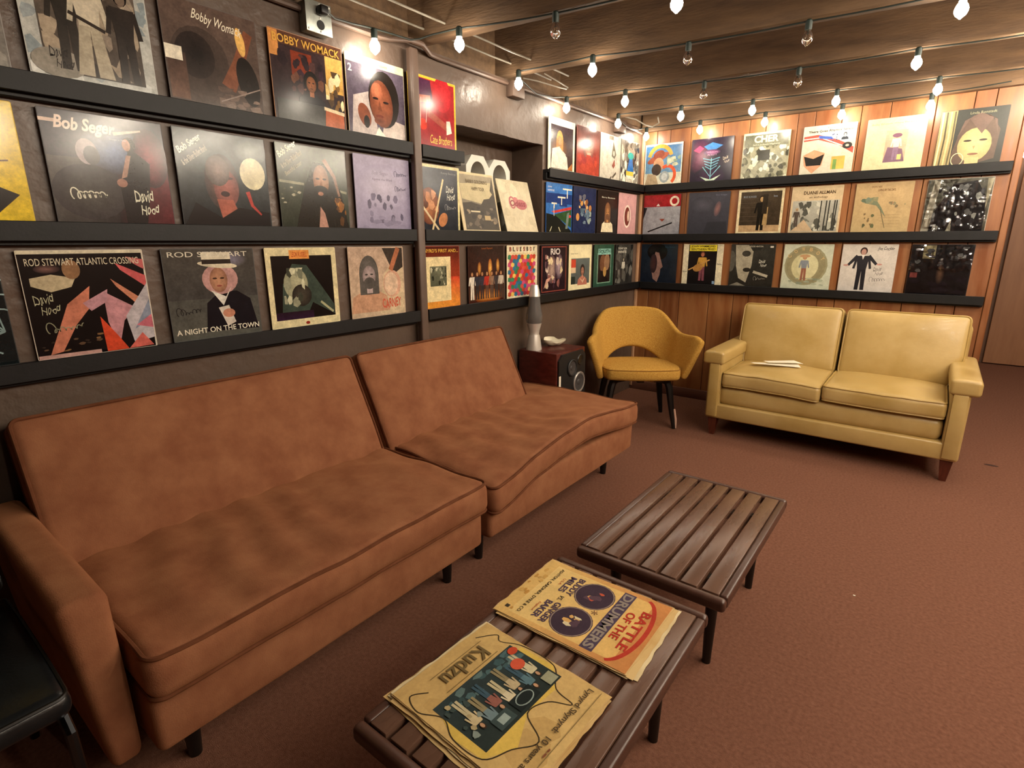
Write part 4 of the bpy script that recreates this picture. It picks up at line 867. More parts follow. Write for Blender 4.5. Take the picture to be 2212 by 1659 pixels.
a = bg('#1f2748', '#262c4c'); a.blobs(.25, .55, .65, .85, 12, ['#c9944a', '#8a5a34', '#d6b078', '#6a6a74'], .07, seed=5); a.blobs(.3, .22, .8, .55, 14, ['#6d8090', '#93a39c', '#54687a', '#b08050'], .08, seed=6); a.ell(.2, .36, .07, .08, '#c08a4c'); a.ell(.74, .56, .06, .07, '#b98048')
sleeve('L', -1.103, 1, 'navy record sleeve with small tumbling figures, second after the recess on the middle ledge', a, '#1f2748')
a = bg('#1e1714', '#2a201b'); a.bust(.5, .5, .72, '#b9824c', '#6d4a30', '#ddd0ae', long=True, beard=True); a.text('Barry Beckett', .2, .82, .86, .86, '#e0dccb')
sleeve('L', -.762, 1, 'black record sleeve with a long haired figure in a cream shirt, middle ledge', a, '#1e1714')
a = bg('#c08f8e', '#c99a9a'); a.ell(.5, .45, .2, .28, '#e3cfc2'); a.ell(.5, .45, .15, .23, '#6d2e22'); a.ell(.56, .46, .06, .13, '#d8b8a2'); a.text('T', .46, .86, .54, .92, '#a87070')
sleeve('L', -.43, 1, 'dusty pink record sleeve with a small oval portrait, in the corner on the middle ledge', a, '#c08f8e', print_satin)

# bottom ledge, plaster wall
a = bg('#141a1c'); 
for k in range(5): a.ring(.95, .3, .15 + .13 * k, .2 + .13 * k, .014, '#8fa6a8', 18, 1.2, 4.4)
for an in (1.7, 2.2, 2.7, 3.2, 3.7): a.line([(.95, .3), (.95 + .85 * cos(an), .3 + .9 * sin(an))], .012, '#7d9496')
sleeve('L', -4.415, 2, 'black record sleeve with pale web lines at the left frame edge, bottom ledge', a, '#141a1c')
a = bg('#0f0c0e'); a.rect(.0, .965, .99, .995, '#d4ccb2'); a.rect(.985, .005, .995, .99, '#cfc4b4')
a.poly([(.06, .75), (.22, .78), (.4, .74), (.36, .66), (.2, .62), (.06, .68)], '#b9ab8c'); a.ell(.2, .83, .1, .04, '#7a5a54', edge='#241a1c')
for P, c in (([(.84, .93), (.99, .9), (.99, .8), (.9, .86)], '#c96a6a'), ([(.74, .87), (.99, .74), (.99, .62), (.78, .8)], '#c25a5c'), ([(.68, .72), (.99, .45), (.99, .32), (.72, .64)], '#c98468'),
             ([(.6, .6), (.86, .42), (.74, .3), (.66, .04), (.6, .3)], '#c08a92'), ([(.3, .5), (.5, .66), (.46, .44), (.34, .3), (.2, .06), (.1, .04), (.24, .36)], '#c47a62'), ([(.42, .5), (.64, .62), (.62, .5), (.48, .42)], '#b98a94'),
             ([(.76, .34), (.99, .66), (.99, .1), (.8, .06)], '#b4aeb4'), ([(.82, .2), (.99, .5), (.99, .3)], '#80889a'), ([(.54, .36), (.66, .16), (.74, .01), (.55, .01)], '#cf4a2e'), ([(.74, .01), (.88, .16), (.97, .02)], '#c9645a'), ([(.84, .24), (.99, .34), (.99, .2)], '#c06a78')):
    a.poly(P, c)
a.rect(.01, .005, .5, .04, '#c29890'); a.blobs(.03, .06, .55, .2, 12, ['#5a4434', '#2c2420', '#7a5a3c'], .03, .5, seed=11); a.ell(.38, .82, .07, .09, '#8d6a4c')
a.text('ROD STEWART ATLANTIC CROSSING', .05, .86, .95, .925, '#d9cfb4'); a.sign(.06, .5, '#b4b294', 1.0, .2); a.scrawl(.12, .24, .28, '#8d8c74', 4, .008)
sleeve('L', -4.06, 2, 'black record sleeve with pink and orange shards and a long capital title, bottom ledge', a, '#c9bfae')
a = bg('#3a3a3c', '#47443f'); a.rect(.006, .006, .994, .45, '#55554f', '#4a4a46'); a.ell(.72, .88, .2, .1, '#7d788a', edge='#47443f'); a.poly([(.36, .08), (.4, .4), (.55, .52), (.75, .52), (.9, .42), (.97, .06)], '#14131a'); a.ell(.58, .66, .2, .17, '#b58c88'); a.ell(.56, .65, .1, .14, '#b98a6c', edge='#8d6450'); a.ell(.52, .67, .025, .01, '#3a2820'); a.ell(.6, .67, .025, .01, '#3a2820'); a.ell(.56, .585, .03, .01, '#8a4a40'); a.ell(.57, .82, .22, .035, '#c9c0a8', -.1); a.rect(.4, .83, .72, .96, '#cfc6ae', '#d8d0ba'); a.rect(.4, .83, .72, .88, '#2c2622'); a.poly([(.46, .54), (.58, .36), (.7, .58), (.62, .46)], '#d8d4ca'); a.poly([(.52, .34), (.64, .36), (.7, .16), (.6, .12)], '#d4cabe'); a.ell(.63, .27, .07, .05, '#b98068')
a.text('ROD STEWART', .06, .91, .92, .965, '#d8d2c0'); a.text('A NIGHT ON THE TOWN', .04, .07, .97, .13, '#e2dcc8', bold=.012); a.scrawl(.08, .28, .25, '#2a2828', 2, .008)
sleeve('L', -3.694, 2, 'grey record sleeve with a straw hatted figure in a black jacket, bottom ledge', a, '#3a3a3c')
a = bg('#d9cda2'); a.rect(.07, .1, .93, .9, '#14100f'); a.poly([(.15, .12), (.2, .55), (.35, .8), (.55, .78), (.75, .5), (.92, .25), (.92, .12), (.6, .3), (.5, .12)], '#38443c'); a.ell(.38, .55, .17, .2, '#b5b394', edge='#8a8a70'); a.ell(.45, .4, .14, .14, '#4a443a', edge='#2a2622'); a.blobs(.2, .25, .5, .75, 16, ['#c3c2a4', '#6d705e', '#8f917a', '#3c3e34'], .05, 1.5, seed=10); a.rect(.07, .1, .6, .2, '#2c1830', '#241420'); a.line([(.72, .3), (.9, .15)], .03, '#a8a884'); a.rect(.32, .86, .6, .97, '#d8904a'); a.ell(.5, .04, .03, .02, '#8a2a20')
a.text('LEON RUSSELL', .35, .885, .57, .945, '#a84a28', bold=.02)
sleeve('L', -3.337, 2, 'cream bordered record sleeve with a bowed long haired head on black, bottom ledge', a, '#d9cda2')
a = bg('#c0a88e', '#b59c88'); a.poly([(.5, .02), (.6, .6), (.98, .98), (.98, .02)], '#c9b494'); a.poly([(.6, .98), (.98, .98), (.98, .7), (.8, .6)], '#3c342e'); a.bust(.34, .6, .85, '#b5a2a0', '#54504c', '#bb9074', long=True, beard=True); a.ell(.76, .46, .17, .2, '#c99e86'); a.ell(.74, .46, .13, .17, '#d4b89e'); a.line([(.74, .66), (.9, .98)], .08, '#a86a4c'); a.text('CARNEY', .56, .1, .92, .24, '#c0604a', 0, .05, .01, .03)
sleeve('L', -2.96, 2, 'pale record sleeve with a grey haired portrait, bottom ledge left of the batten', a, '#c0a88e')
a = bg('#c24a2a', '#4a1f18'); a.grad(.006, .006, .994, .5, '#d99a3c', '#d98a34', '#c2402a', '#b8402c'); a.rect(.2, .11, .78, .83, '#dccb9c'); a.rect(.3, .36, .68, .68, '#4c5040', '#6a6c58'); a.blobs(.31, .37, .67, .66, 22, ['#2c2e26', '#8a8a72', '#b3b094', '#3c3e34'], .03, 1.3, seed=3)
a.text("SKYNYRD'S FIRST AND...", .03, .9, .97, .955, '#e0b04a', bold=.012)
sleeve('L', -2.566, 2, 'red and orange record sleeve with a pasted photo, bottom ledge behind the batten', a, '#b84a2a')
a = bg('#3c1c14', '#2c1a14'); a.ell(.55, .1, .4, .14, '#d88a34', edge='#5a2414'); a.ell(.6, .6, .06, .17, '#e8b45a', edge='#8a4418'); a.ell(.3, .6, .05, .12, '#d89a48', edge='#6a3414'); a.ell(.82, .64, .05, .13, '#e0a850', edge='#6a3414')
for k, (c, l) in enumerate((('#d8cfc0', '#cfc6b8'), ('#2a2a34', '#241f24'), ('#34303c', '#2a2228'), ('#a83024', '#54382c'), ('#8a6a54', '#4a3a34'), ('#3a3436', '#2c2628'), ('#b5a898', '#3c2c28'))): a.fig(.1 + .135 * k, .06, .5, c, '#b5825a', '#3a2418', l)
a.text('Lynyrd Skynyrd', .36, .93, .66, .97, '#a8602c')
sleeve('L', -2.183, 2, 'dark red record sleeve with a row of people before flames, bottom ledge', a, '#3c1c14')
a = bg('#e0d4b4'); a.rect(.04, .04, .94, .86, '#d6c39a'); R_ = random.Random(5)
for i in range(9):
    for j in range(11):
        x = .08 + .1 * i + (.05 if j % 2 else 0); y = .08 + .07 * j
        if x < .93: a.poly([(x - .055, y - .03), (x, y - .05), (x + .045, y - .03), (x + .055, y + .03), (x, y + .05), (x - .045, y + .03)], R_.choice(['#b8342e', '#c24a44', '#2f6a8a', '#3a7a58', '#b8482e', '#c04a74', '#d8b45c', '#a83a50']))
for k, ch in enumerate('BLUESBOY'): a.text(ch, .08 + .11 * k, .89, .13 + .11 * k, .97, ('#8a2a24', '#3a2a24')[k % 2], bold=.02)
sleeve('L', -1.839, 2, 'cream record sleeve covered in bright patchwork lozenges, behind the lava lamp', a, '#e0d4b4')
a = bg('#241418', '#2c1a1e'); a.rect(.03, .03, .97, .97, '#8a4438'); a.rect(.05, .05, .95, .95, '#24161c'); a.ell(.4, .5, .2, .3, '#b59a8a', edge='#4a343c'); a.ell(.68, .55, .17, .28, '#a8929a', edge='#3c2a34'); a.blobs(.15, .1, .85, .8, 24, ['#c9b4a4', '#6d5058', '#3a2630', '#d8c49c', '#8a5a54'], .06, 1.4, seed=15); a.poly([(.1, .1), (.4, .35), (.2, .3)], '#c99a88'); a.text('RIO', .35, .8, .72, .93, '#cfc6c0', 0, 0, 0, .03)
sleeve('L', -1.481, 2, 'dark record sleeve with a red frame and pale mask shapes, right of the patchwork sleeve', a, '#2a181c')
a = bg('#e2d8ae'); a.rect(.1, .13, .92, .7, '#4c5250', '#5c6462'); a.rect(.1, .5, .3, .68, '#b8442e'); a.rect(.1, .38, .3, .5, '#c9b090'); a.bust(.6, .42, .52, '#b5806a', '#2a2422', '#a86a58'); a.poly([(.45, .28), (.6, .2), (.74, .28), (.62, .14)], '#d0ae90'); a.text('Eddie Hinton', .08, .79, .38, .82, '#6a6450'); a.rect(.1, .13, .28, .3, '#1f2a26')
sleeve('L', -1.14, 2, 'cream record sleeve with a small framed photograph, bottom ledge near the corner', a, '#e2d8ae', print_satin)
a = bg('#2c4a3c', '#32503f'); a.rect(.17, .08, .86, .8, '#7aa08a'); a.rect(.2, .1, .83, .76, '#2a1f1a'); a.ell(.45, .55, .16, .22, '#6d4a34'); a.ell(.65, .58, .14, .2, '#8a6a50'); a.poly([(.2, .1), (.25, .4), (.5, .36), (.78, .12)], '#1d1512'); a.ell(.55, .35, .08, .12, '#b08a50'); a.rect(.2, .76, .84, .9, '#7fb0a4'); a.text('SOUTH', .24, .79, .8, .88, '#2c4a3c', 0, 0, .01, .02)
sleeve('L', -.787, 2, 'green framed record sleeve with two dark heads, bottom ledge near the corner', a, '#2c4a3c')
a = bg('#2e2c2a', '#3c3a36'); a.blobs(.02, .02, .98, .98, 30, ['#4a4844', '#6a6862', '#232220', '#54524c'], .1, 1.5, seed=19); a.fig(.45, .12, .55, '#c3bfb0', '#a8a08c', '#1d1b18', '#5a5850'); a.text('TONY JOE', .12, .86, .62, .92, '#d4d0c2', bold=.02); a.text('WHITE', .12, .78, .6, .84, '#d4d0c2', bold=.02)
sleeve('L', -.443, 2, 'grey photograph record sleeve in the corner on the bottom ledge', a, '#2e2c2a')

# ------------------------------------------------------------------ covers on the paneling
a = bg('#e0d8c2'); a.rect(.03, .03, .97, .95, '#6d93b0', '#3c6590'); a.rect(.03, .03, .97, .3, '#d6cfba', '#b9bfb0'); a.ring(.42, .62, .3, .32, .09, '#d98a3c', 20, .3, 2.9); a.ell(.36, .66, .3, .09, '#8d4a34', .35); a.ell(.38, .74, .15, .1, '#7a3c2c', .3); a.ell(.38, .5, .14, .17, '#b98a68'); a.ell(.33, .38, .13, .14, '#3c2c20'); a.ring(.62, .24, .2, .22, .08, '#c2502e', 24, -.9, 2.2); a.ell(.55, .2, .13, .14, '#8d979a'); a.ell(.55, .2, .08, .09, '#b4babb'); a.poly([(.03, .03), (.1, .3), (.32, .26), (.4, .03)], '#a89478'); a.blobs(.6, .45, .95, .75, 8, ['#9aa88c', '#b4b8a0', '#7d9484'], .1, .7, seed=3)
sleeve('R', .029, 0, 'blue and orange illustrated record sleeve nearest the corner, top ledge of the paneling', a, '#2a2c34')
a = bg('#1f1a2a', '#2a2030'); a.ell(.2, .6, .3, .4, '#6a2448', edge='#261c2c'); a.ell(.5, .15, .4, .2, '#3c2440', edge='#1f1a2a'); a.poly([(.05, .75), (.2, .85), (.3, .78), (.2, .68)], '#c03a64'); a.poly([(.3, .82), (.5, .9), (.75, .82), (.6, .74), (.4, .74)], '#3c74b0'); a.ell(.5, .68, .2, .06, '#8a4c74', edge='#4a2c50')
for k in range(4): a.line([(.3 + .02 * k, .55 - .06 * k), (.5, .5 - .07 * k), (.7 - .02 * k, .55 - .06 * k)], .02, '#6aa6c0')
a.line([(.3, .36), (.5, .12), (.72, .36)], .02, '#7ab4c4'); a.line([(.5, .06), (.5, .55)], .016, '#7ab4c4'); a.poly([(.25, .14), (.5, .06), (.75, .16), (.6, .04), (.4, .04)], '#c3d6c2'); a.text('WILSON', .38, .66, .64, .7, '#c08ab0'); a.text('PICKETT', .4, .6, .62, .64, '#c08ab0'); a.sign(.78, .48, '#d4c4b0', .8, .3)
sleeve('R', .411, 0, 'dark purple record sleeve with a blue winged line drawing, top ledge of the paneling', a, '#1f1a2a')
a = bg('#8d8c74'); a.blobs(.01, .01, .99, .85, 90, ['#a8a78c', '#54543f', '#c3c2a6', '#6d6c54', '#3c3c2e', '#d8d6bc'], .06, 1.2, seed=33); a.rect(.006, .86, .994, .994, '#d0c69c'); a.rect(.04, .7, .96, .95, '#6d6e5c', '#54564a'); a.rect(.35, .4, .6, .62, '#34342c'); a.text('CHER', .24, .78, .76, .93, '#d4bca0', 0, 0, 0, .04); a.text('3614 Jackson Highway', .22, .71, .8, .755, '#c9c6b0')
sleeve('R', .791, 0, 'grey green crowded photograph sleeve with bold block letters, top ledge of the paneling', a, '#b4ad8a')
a = bg('#b9b4a2'); a.poly([(.02, .7), (.3, .72), (.7, .58), (.98, .4), (.98, .52), (.7, .68), (.3, .82), (.02, .8)], '#b8483c'); a.line([(.02, .745), (.35, .755), (.8, .55)], .02, '#dcd6c0'); a.poly([(.3, .8), (.55, .76), (.6, .7), (.32, .74)], '#3c58a0'); a.blobs(.52, .66, .72, .86, 8, ['#2c3c6a', '#1f2c50'], .02, seed=5); a.rect(.72, .66, .88, .86, '#a8b0b4'); a.bust(.8, .78, .16, '#c9c0b4', '#2a2a2c', '#2c3038'); a.ell(.86, .56, .09, .065, '#2a2826'); a.ell(.86, .56, .035, .025, '#a8a294'); a.poly([(.04, .42), (.25, .52), (.46, .44), (.42, .2), (.25, .04), (.08, .2)], '#b98a6a'); a.poly([(.06, .4), (.25, .34), (.45, .42), (.4, .2), (.12, .2)], '#1d1a18'); a.rect(.6, .1, .85, .36, '#c9a850', '#b5924a'); a.rect(.63, .1, .7, .3, '#6a8a4a')
a.text('Paul Simon', .46, .925, .68, .96, '#3c3834'); a.text("There Goes Rhymin' Simon", .1, .85, .94, .91, '#2a2624', bold=.02)
sleeve('R', 1.185, 0, 'white record sleeve with red stripes and small coloured pictures, top ledge of the paneling', a, '#dcd6c0', print_satin)
a = bg('#b9b08c', '#bfb693'); a.rect(.35, .16, .71, .76, '#a88a74', '#b59c84'); a.poly([(.35, .16), (.4, .45), (.65, .4), (.71, .16)], '#6d5464'); a.fig(.54, .2, .5, '#cfc0ac', '#a87a64', '#6a4a54', '#7a6478'); a.ell(.54, .66, .08, .04, '#6a4a5c'); a.rect(.58, .2, .65, .3, '#c9a86a'); a.text("Bobby Whitlock: Where There's a Will", .08, .87, .92, .91, '#8a8460')
sleeve('R', 1.556, 0, 'plain cream record sleeve with one small central photograph, top ledge of the paneling', a, '#cfc6a2', print_satin)
a = bg('#24241f', '#2a2c28'); a.rect(.006, .006, .25, .994, '#8a7c54'); 
for k in range(4): a.line([(.03 + .06 * k, .01), (.05 + .06 * k, .5), (.04 + .06 * k, .98)], .025, ('#c9b988', '#3c3624', '#b0a070', '#4a4430')[k])
a.poly([(.25, .2), (.35, .7), (.5, .88), (.75, .86), (.92, .6), (.9, .1), (.6, .02), (.3, .02)], '#4a3a30'); a.ell(.58, .36, .25, .3, '#b5a272', edge='#958458'); a.ell(.47, .44, .06, .018, '#2c241c'); a.ell(.7, .44, .06, .018, '#2c241c'); a.ell(.58, .2, .08, .02, '#6d4c38'); a.poly([(.56, .34), (.6, .34), (.58, .28)], '#8a7850'); a.poly([(.3, .5), (.45, .82), (.66, .55), (.8, .82), (.9, .5), (.85, .78), (.6, .92), (.38, .8)], '#54423a'); a.rect(.48, .02, .68, .14, '#a89468'); a.ring(.36, .12, .09, .11, .012, '#c9bc90', 20); a.text('Linda Ronstadt', .44, .9, .82, .945, '#8a866c')
sleeve('R', 1.931, 0, 'dark record sleeve with a face under a fringe, right end of the top ledge', a, '#24241f', print_satin)
# middle
a = bg('#8d8f98', '#9a9ca4'); a.grad(.006, .006, .994, .7, '#8f9199', '#7d7f88', '#a0a2a8', '#8a8c94'); a.rect(.006, .7, .994, .994, '#8e1f24', '#9c2a2c'); a.poly([(.006, .4), (.1, .68), (.006, .7)], '#1d1c20'); a.ring(.83, .83, .1, .1, .05, '#d8cbb4', 20); a.poly([(.35, .72), (.45, .72), (.4, .78)], '#d8cfc8'); a.poly([(.45, .4), (.6, .4), (.53, .33)], '#8a4434'); a.line([(.15, .08), (.8, .3)], .035, '#1c1a1e')
sleeve('R', .042, 1, 'grey record sleeve with a red band and white ring, middle ledge at the corner', a, '#1d1b1e')
a = bg('#2e2f38', '#3c3c46'); a.ell(.35, .7, .3, .2, '#4a4954', edge='#34353e'); a.ell(.72, .6, .08, .18, '#8a6460', -.2, edge='#4a4048'); a.poly([(.5, .3), (.95, .3), (.98, .02), (.4, .02)], '#26272e')
a.text('Boz Scaggs', .66, .9, .92, .94, '#6d7080')
sleeve('R', .42, 1, 'dim slate grey record sleeve, second from the corner on the middle ledge of the paneling', a, '#2e2f38', print_satin)
a = bg('#d0c39e'); a.rect(.06, .05, .95, .95, '#332a20', '#3f3528')
for k in range(6): a.line([(.06, .3 + .1 * k), (.5, .3 + .1 * k)], .006, '#54483a')
a.rect(.06, .05, .95, .2, '#a88c68'); a.fig(.53, .08, .78, '#17140f', '#a8885c', '#2a2018'); a.poly([(.58, .2), (.6, .6), (.68, .6), (.68, .2)], '#9c8258'); a.rect(.55, .45, .66, .88, '#2a231a'); a.text('BOZ SCAGGS', .12, .82, .4, .86, '#8d96a0'); a.text('boz', .78, .82, .86, .86, '#8d96a0')
sleeve('R', .795, 1, 'cream bordered record sleeve with a dark standing figure by a plank wall, middle ledge', a, '#d0c39e')
a = bg('#bda987'); a.rect(.04, .04, .96, .7, '#8d8c80', '#a5a498'); a.blobs(.05, .05, .95, .68, 40, ['#6a6a60', '#b9b8a8', '#4a4a42', '#9a9a8c'], .06, 1.4, seed=14)
for x in (.6, .7, .76, .86, .9): a.line([(x, .06), (x + .01, .69)], .022, '#2c2c28')
a.poly([(.05, .05), (.3, .3), (.5, .05)], '#b39c7d'); a.fig(.14, .15, .4, '#4a4038', '#8a7460', '#b89a68'); a.text('DUANE ALLMAN', .24, .83, .86, .9, '#4a3a2a', bold=.02); a.text('an anthology', .36, .74, .72, .79, '#5a4a38')
sleeve('R', 1.158, 1, 'tan record sleeve with a woodland photograph below dark capitals, middle ledge', a, '#c9b896', print_satin)
a = bg('#a38e66', '#a88f68'); a.poly([(.1, .66), (.35, .72), (.5, .5), (.6, .3), (.4, .55), (.2, .6)], '#6a7058'); a.blobs(.12, .55, .42, .72, 8, ['#6a7462', '#7d7a5c', '#54604e'], .05, seed=2); a.blobs(.55, .5, .9, .62, 8, ['#7a7458', '#8a6a50', '#6a6048'], .04, seed=4); a.blobs(.2, .1, .45, .4, 10, ['#4a4a34', '#6a5a40', '#54583c'], .035, 1.3, seed=6); a.line([(.48, .48), (.6, .1)], .012, '#54503a')
for k in range(5): a.line([(.45 + .02 * k, .36 - .06 * k), (.85, .36 - .06 * k)], .006, '#8a7654')
a.text('DON NIX', .28, .9, .46, .94, '#6a4c34'); a.text('LIVING BY THE DAYS', .4, .83, .7, .875, '#6a4c34', 0, 0, 0, .01)
sleeve('R', 1.545, 1, 'brown kraft record sleeve with a faint sketched landscape, middle ledge', a, '#a38e66', print_satin)
wrap = bpy.data.materials.new('crinkled_film'); wrap.use_nodes = True; _n = wrap.node_tree.nodes; _l = wrap.node_tree.links; _n.clear()
_o = _n.new('ShaderNodeOutputMaterial'); _m = _n.new('ShaderNodeMixShader'); _t = _n.new('ShaderNodeBsdfTransparent'); _g = _n.new('ShaderNodeBsdfGlossy'); _f = _n.new('ShaderNodeFresnel')
_g.inputs['Roughness'].default_value = 0.07; _g.inputs['Color'].default_value = (0.9, 0.9, 0.9, 1); _t.inputs['Color'].default_value = (0.93, 0.93, 0.93, 1); _f.inputs['IOR'].default_value = 1.7
_l.new(_f.outputs[0], _m.inputs[0]); _l.new(_t.outputs[0], _m.inputs[1]); _l.new(_g.outputs[0], _m.inputs[2]); _l.new(_m.outputs[0], _o.inputs[0])
def film(t, seed, cover=1.0, amp=0.014):
    bm = nb(); n = 26; Gd = []
    for i in range(n + 1):
        row = []
        for j in range(n + 1):
            x, y = i / n, j / n; k = ss(0, cover, 1.02 - (1 - y) if cover < 1 else 1) if cover < 1 else 1
            z = 0.0075 + amp * (abs(nz3(x * 9 + seed, y * 6, seed)) + 0.6 * abs(nz3(x * 17, y * 14 + seed, 2))) * (0.25 + 0.75 * (ss(1 - cover, 1.1 - cover, y) if cover < 1 else 1))
            row.append(bm.verts.new((x * S, y * S, z)))
        Gd.append(row)
    for i in range(n):
        for j in range(n): bm.faces.new((Gd[i][j], Gd[i + 1][j], Gd[i + 1][j + 1], Gd[i][j + 1]))
    o = build('plastic_film', bm, wrap, t, angle=12, local=True); o['label'] = 'crinkled clear plastic film'
a = bg('#3a3c3c'); a.rect(.006, .006, .994, .994, '#54544c', '#6a6a60'); a.poly([(.12, .02), (.15, .35), (.4, .9), (.75, .95), (.95, .6), (.95, .02)], '#25262a'); a.poly([(.0, .0), (.12, .0), (.2, .95), (.1, .99)], '#b9b4a4'); a.poly([(.4, .02), (.48, .02), (.46, .25)], '#c3bda8'); a.poly([(.9, .98), (.99, .98), (.94, .4)], '#b9b299'); a.blobs(.15, .05, .9, .9, 40, ['#34363a', '#54565a', '#1c1d20', '#7a7c7c', '#a8aaa4'], .045, 1.6, seed=40)
tt = sleeve('R', 1.928, 1, 'dark record sleeve wrapped in crinkled plastic, at the right end of the middle ledge', a, '#b9b4a4'); film(tt, 3.0)
# bottom
a = bg('#161c28', '#1a2430'); a.ell(.45, .8, .28, .22, '#120f10'); a.ell(.42, .45, .16, .3, '#5a3c38', edge='#1a1a22'); a.poly([(.4, .8), (.5, .78), (.62, .42), (.56, .36), (.55, .22), (.48, .02), (.36, .1), (.3, .4)], '#8a6a62'); a.ell(.36, .5, .1, .25, '#4a2c2a', edge='#2a2024'); a.text('Barry Beckett', .66, .9, .92, .94, '#2c4a5c')
sleeve('R', .044, 2, 'near black record sleeve with a face in profile, nearest the corner on the bottom ledge', a, '#161c28')
a = bg('#d8cfb2'); a.rect(.14, .01, .85, .99, '#100e10'); a.rect(.16, .83, .84, .98, '#d8c83a'); a.fig(.5, .1, .72, '#b58a3c', '#a86a50', '#5a3028', '#7a4450'); a.line([(.16, .36), (.68, .62)], .03, '#b58a50'); a.ell(.4, .42, .13, .09, '#a87a40', .4); a.rect(.78, .03, .84, .1, '#7a96b4')
a.text('JOHN HAMMOND', .2, .91, .8, .965, '#1a1710', bold=.02); a.text('SOUTHERN FRIED', .2, .85, .8, .9, '#1a1710', bold=.02); a.scrawl(.02, .3, .1, '#4a4640', 9, .006); a.scrawl(.88, .5, .1, '#4a4640', 3, .006)
sleeve('R', .407, 2, 'white edged record sleeve with a yellow title block, bottom ledge of the paneling', a, '#d8cfb2')
a = bg('#22221f', '#34332e'); a.poly([(.1, .98), (.14, .5), (.22, .2), (.4, .1), (.45, .3), (.5, .5), (.52, .98)], '#9c9683'); a.ell(.36, .78, .1, .07, '#3a3832'); a.ell(.4, .4, .09, .05, '#26241f'); a.poly([(.02, .02), (.2, .1), (.4, .02)], '#7a766a'); a.ell(.02, .6, .1, .25, '#54524a'); a.line([(.55, .36), (.88, .26)], .06, '#a8a290'); a.poly([(.4, .98), (.75, .98), (.68, .86), (.5, .84)], '#2c2c28'); a.text('EDDIE HINTON', .43, .93, .72, .965, '#cfcab8'); a.sign(.66, .56, '#d8d6c8', .9, .05); a.scrawl(.58, .16, .25, '#8d8b80', 7, .007); a.rect(.88, .92, .95, .96, '#d8d4c8')
sleeve('R', .779, 2, 'black and white close up face record sleeve, bottom ledge of the paneling', a, '#22221f')
a = bg('#b5bba6', '#bfc4b0'); a.ell(.48, .53, .44, .44, '#8d8a6c'); a.ell(.48, .53, .4, .4, '#9a9474', edge='#857f60'); a.ell(.46, .5, .27, .3, '#b9b48c'); a.ell(.52, .52, .22, .26, '#c6c29a'); a.blobs(.1, .1, .88, .25, 12, ['#8f9884', '#a0a892', '#7d8672'], .07, .4, seed=3); a.fig(.45, .2, .56, '#7a828a', '#b08460', '#8a6a44', '#8a5a48'); a.ell(.45, .74, .11, .035, '#b5906a')
for k, ch in enumerate('COWBOY'):
    an = radians(148 - k * 23); a.text(ch, .48 + .36 * cos(an) - .03, .53 + .36 * sin(an) - .035, .48 + .36 * cos(an) + .035, .53 + .36 * sin(an) + .045, '#c3a878', 0, an - pi / 2, 0, .03)
sleeve('R', 1.151, 2, 'pale green record sleeve with a large round emblem, bottom ledge of the paneling', a, '#b5bba6', print_satin)
a = bg('#b9b4ae', '#c3bdb4'); a.fig(.4, .04, .9, '#26252a', '#b08a7c', '#2c1c18', '#1c1b20'); a.line([(.3, .76), (.14, .56)], .07, '#26252a', .05); a.line([(.5, .76), (.66, .58)], .07, '#26252a', .05); a.ell(.1, .56, .05, .02, '#b58a80'); a.ell(.71, .585, .05, .02, '#b58a80'); a.poly([(.37, .78), (.43, .78), (.4, .68)], '#d8d4cc'); a.text('Joe Cocker', .64, .86, .94, .95, '#4a4644', .3, 0, .006, .01); a.sign(.62, .44, '#54504e', .9, .08); a.scrawl(.58, .22, .28, '#54504e', 5, .006)
sleeve('R', 1.518, 2, 'white record sleeve with a man in a black suit, bottom ledge of the paneling', a, '#b9b4ae', print_satin)
a = bg('#1a1a20', '#26282c'); a.blobs(.05, .05, .95, .4, 12, ['#24212c', '#1c1c24'], .15, .5, seed=3); a.ell(.53, .42, .07, .2, '#8a6a54', edge='#2a2428'); a.rect(.2, .72, .4, .98, '#b4ab84', '#a8a080'); a.rect(.04, .34, .16, .44, '#b0605c'); a.blobs(.05, .45, .95, .95, 20, ['#3c3e42', '#54565a', '#2a2c30', '#7d7f80'], .06, .8, seed=8)
tt = sleeve('R', 1.903, 2, 'black record sleeve half covered in crinkled plastic, at the right end of the bottom ledge', a, '#1a1a20'); film(tt, 9.0, 0.55)

# ------------------------------------------------------------------ newspapers on the near table
def sheet(bm, w_, h_, z, seed, wavy=0.0015, thick=0.0008, curl=0.0):
    n = 22; T = []; Bt = []
    def P(i, j):
        x, y = i / n, j / n
        ex = 0.004 * nz3(y * 9, seed, 1) if i in (0, n) else 0; ey = 0.004 * nz3(x * 9, seed, 4) if j in (0, n) else 0
        zz = z + wavy * (nz3(x * 3 + seed, y * 3, seed) + 0.35) + curl * ss(.8, 1, x) * ss(.75, 1, y)
        return (x * w_ + ex, y * h_ + ey, zz)
    for i in range(n + 1):
        T.append([bm.verts.new(Vector(P(i, j)) + Vector((0, 0, thick))) for j in range(n + 1)])
    for i in range(n):
        for j in range(n): bm.faces.new((T[i][j], T[i + 1][j], T[i + 1][j + 1], T[i][j + 1]))
    b = [T[i][0] for i in range(n + 1)] + [T[n][j] for j in range(1, n + 1)] + [T[i][n] for i in range(n - 1, -1, -1)] + [T[0][j] for j in range(n - 1, 0, -1)]
    lo = [bm.verts.new(v.co - Vector((0, 0, thick))) for v in b]; m = len(b)
    for k in range(m): bm.faces.new((b[k], lo[k], lo[(k + 1) % m], b[(k + 1) % m]))
    bm.faces.new(lo[::-1])
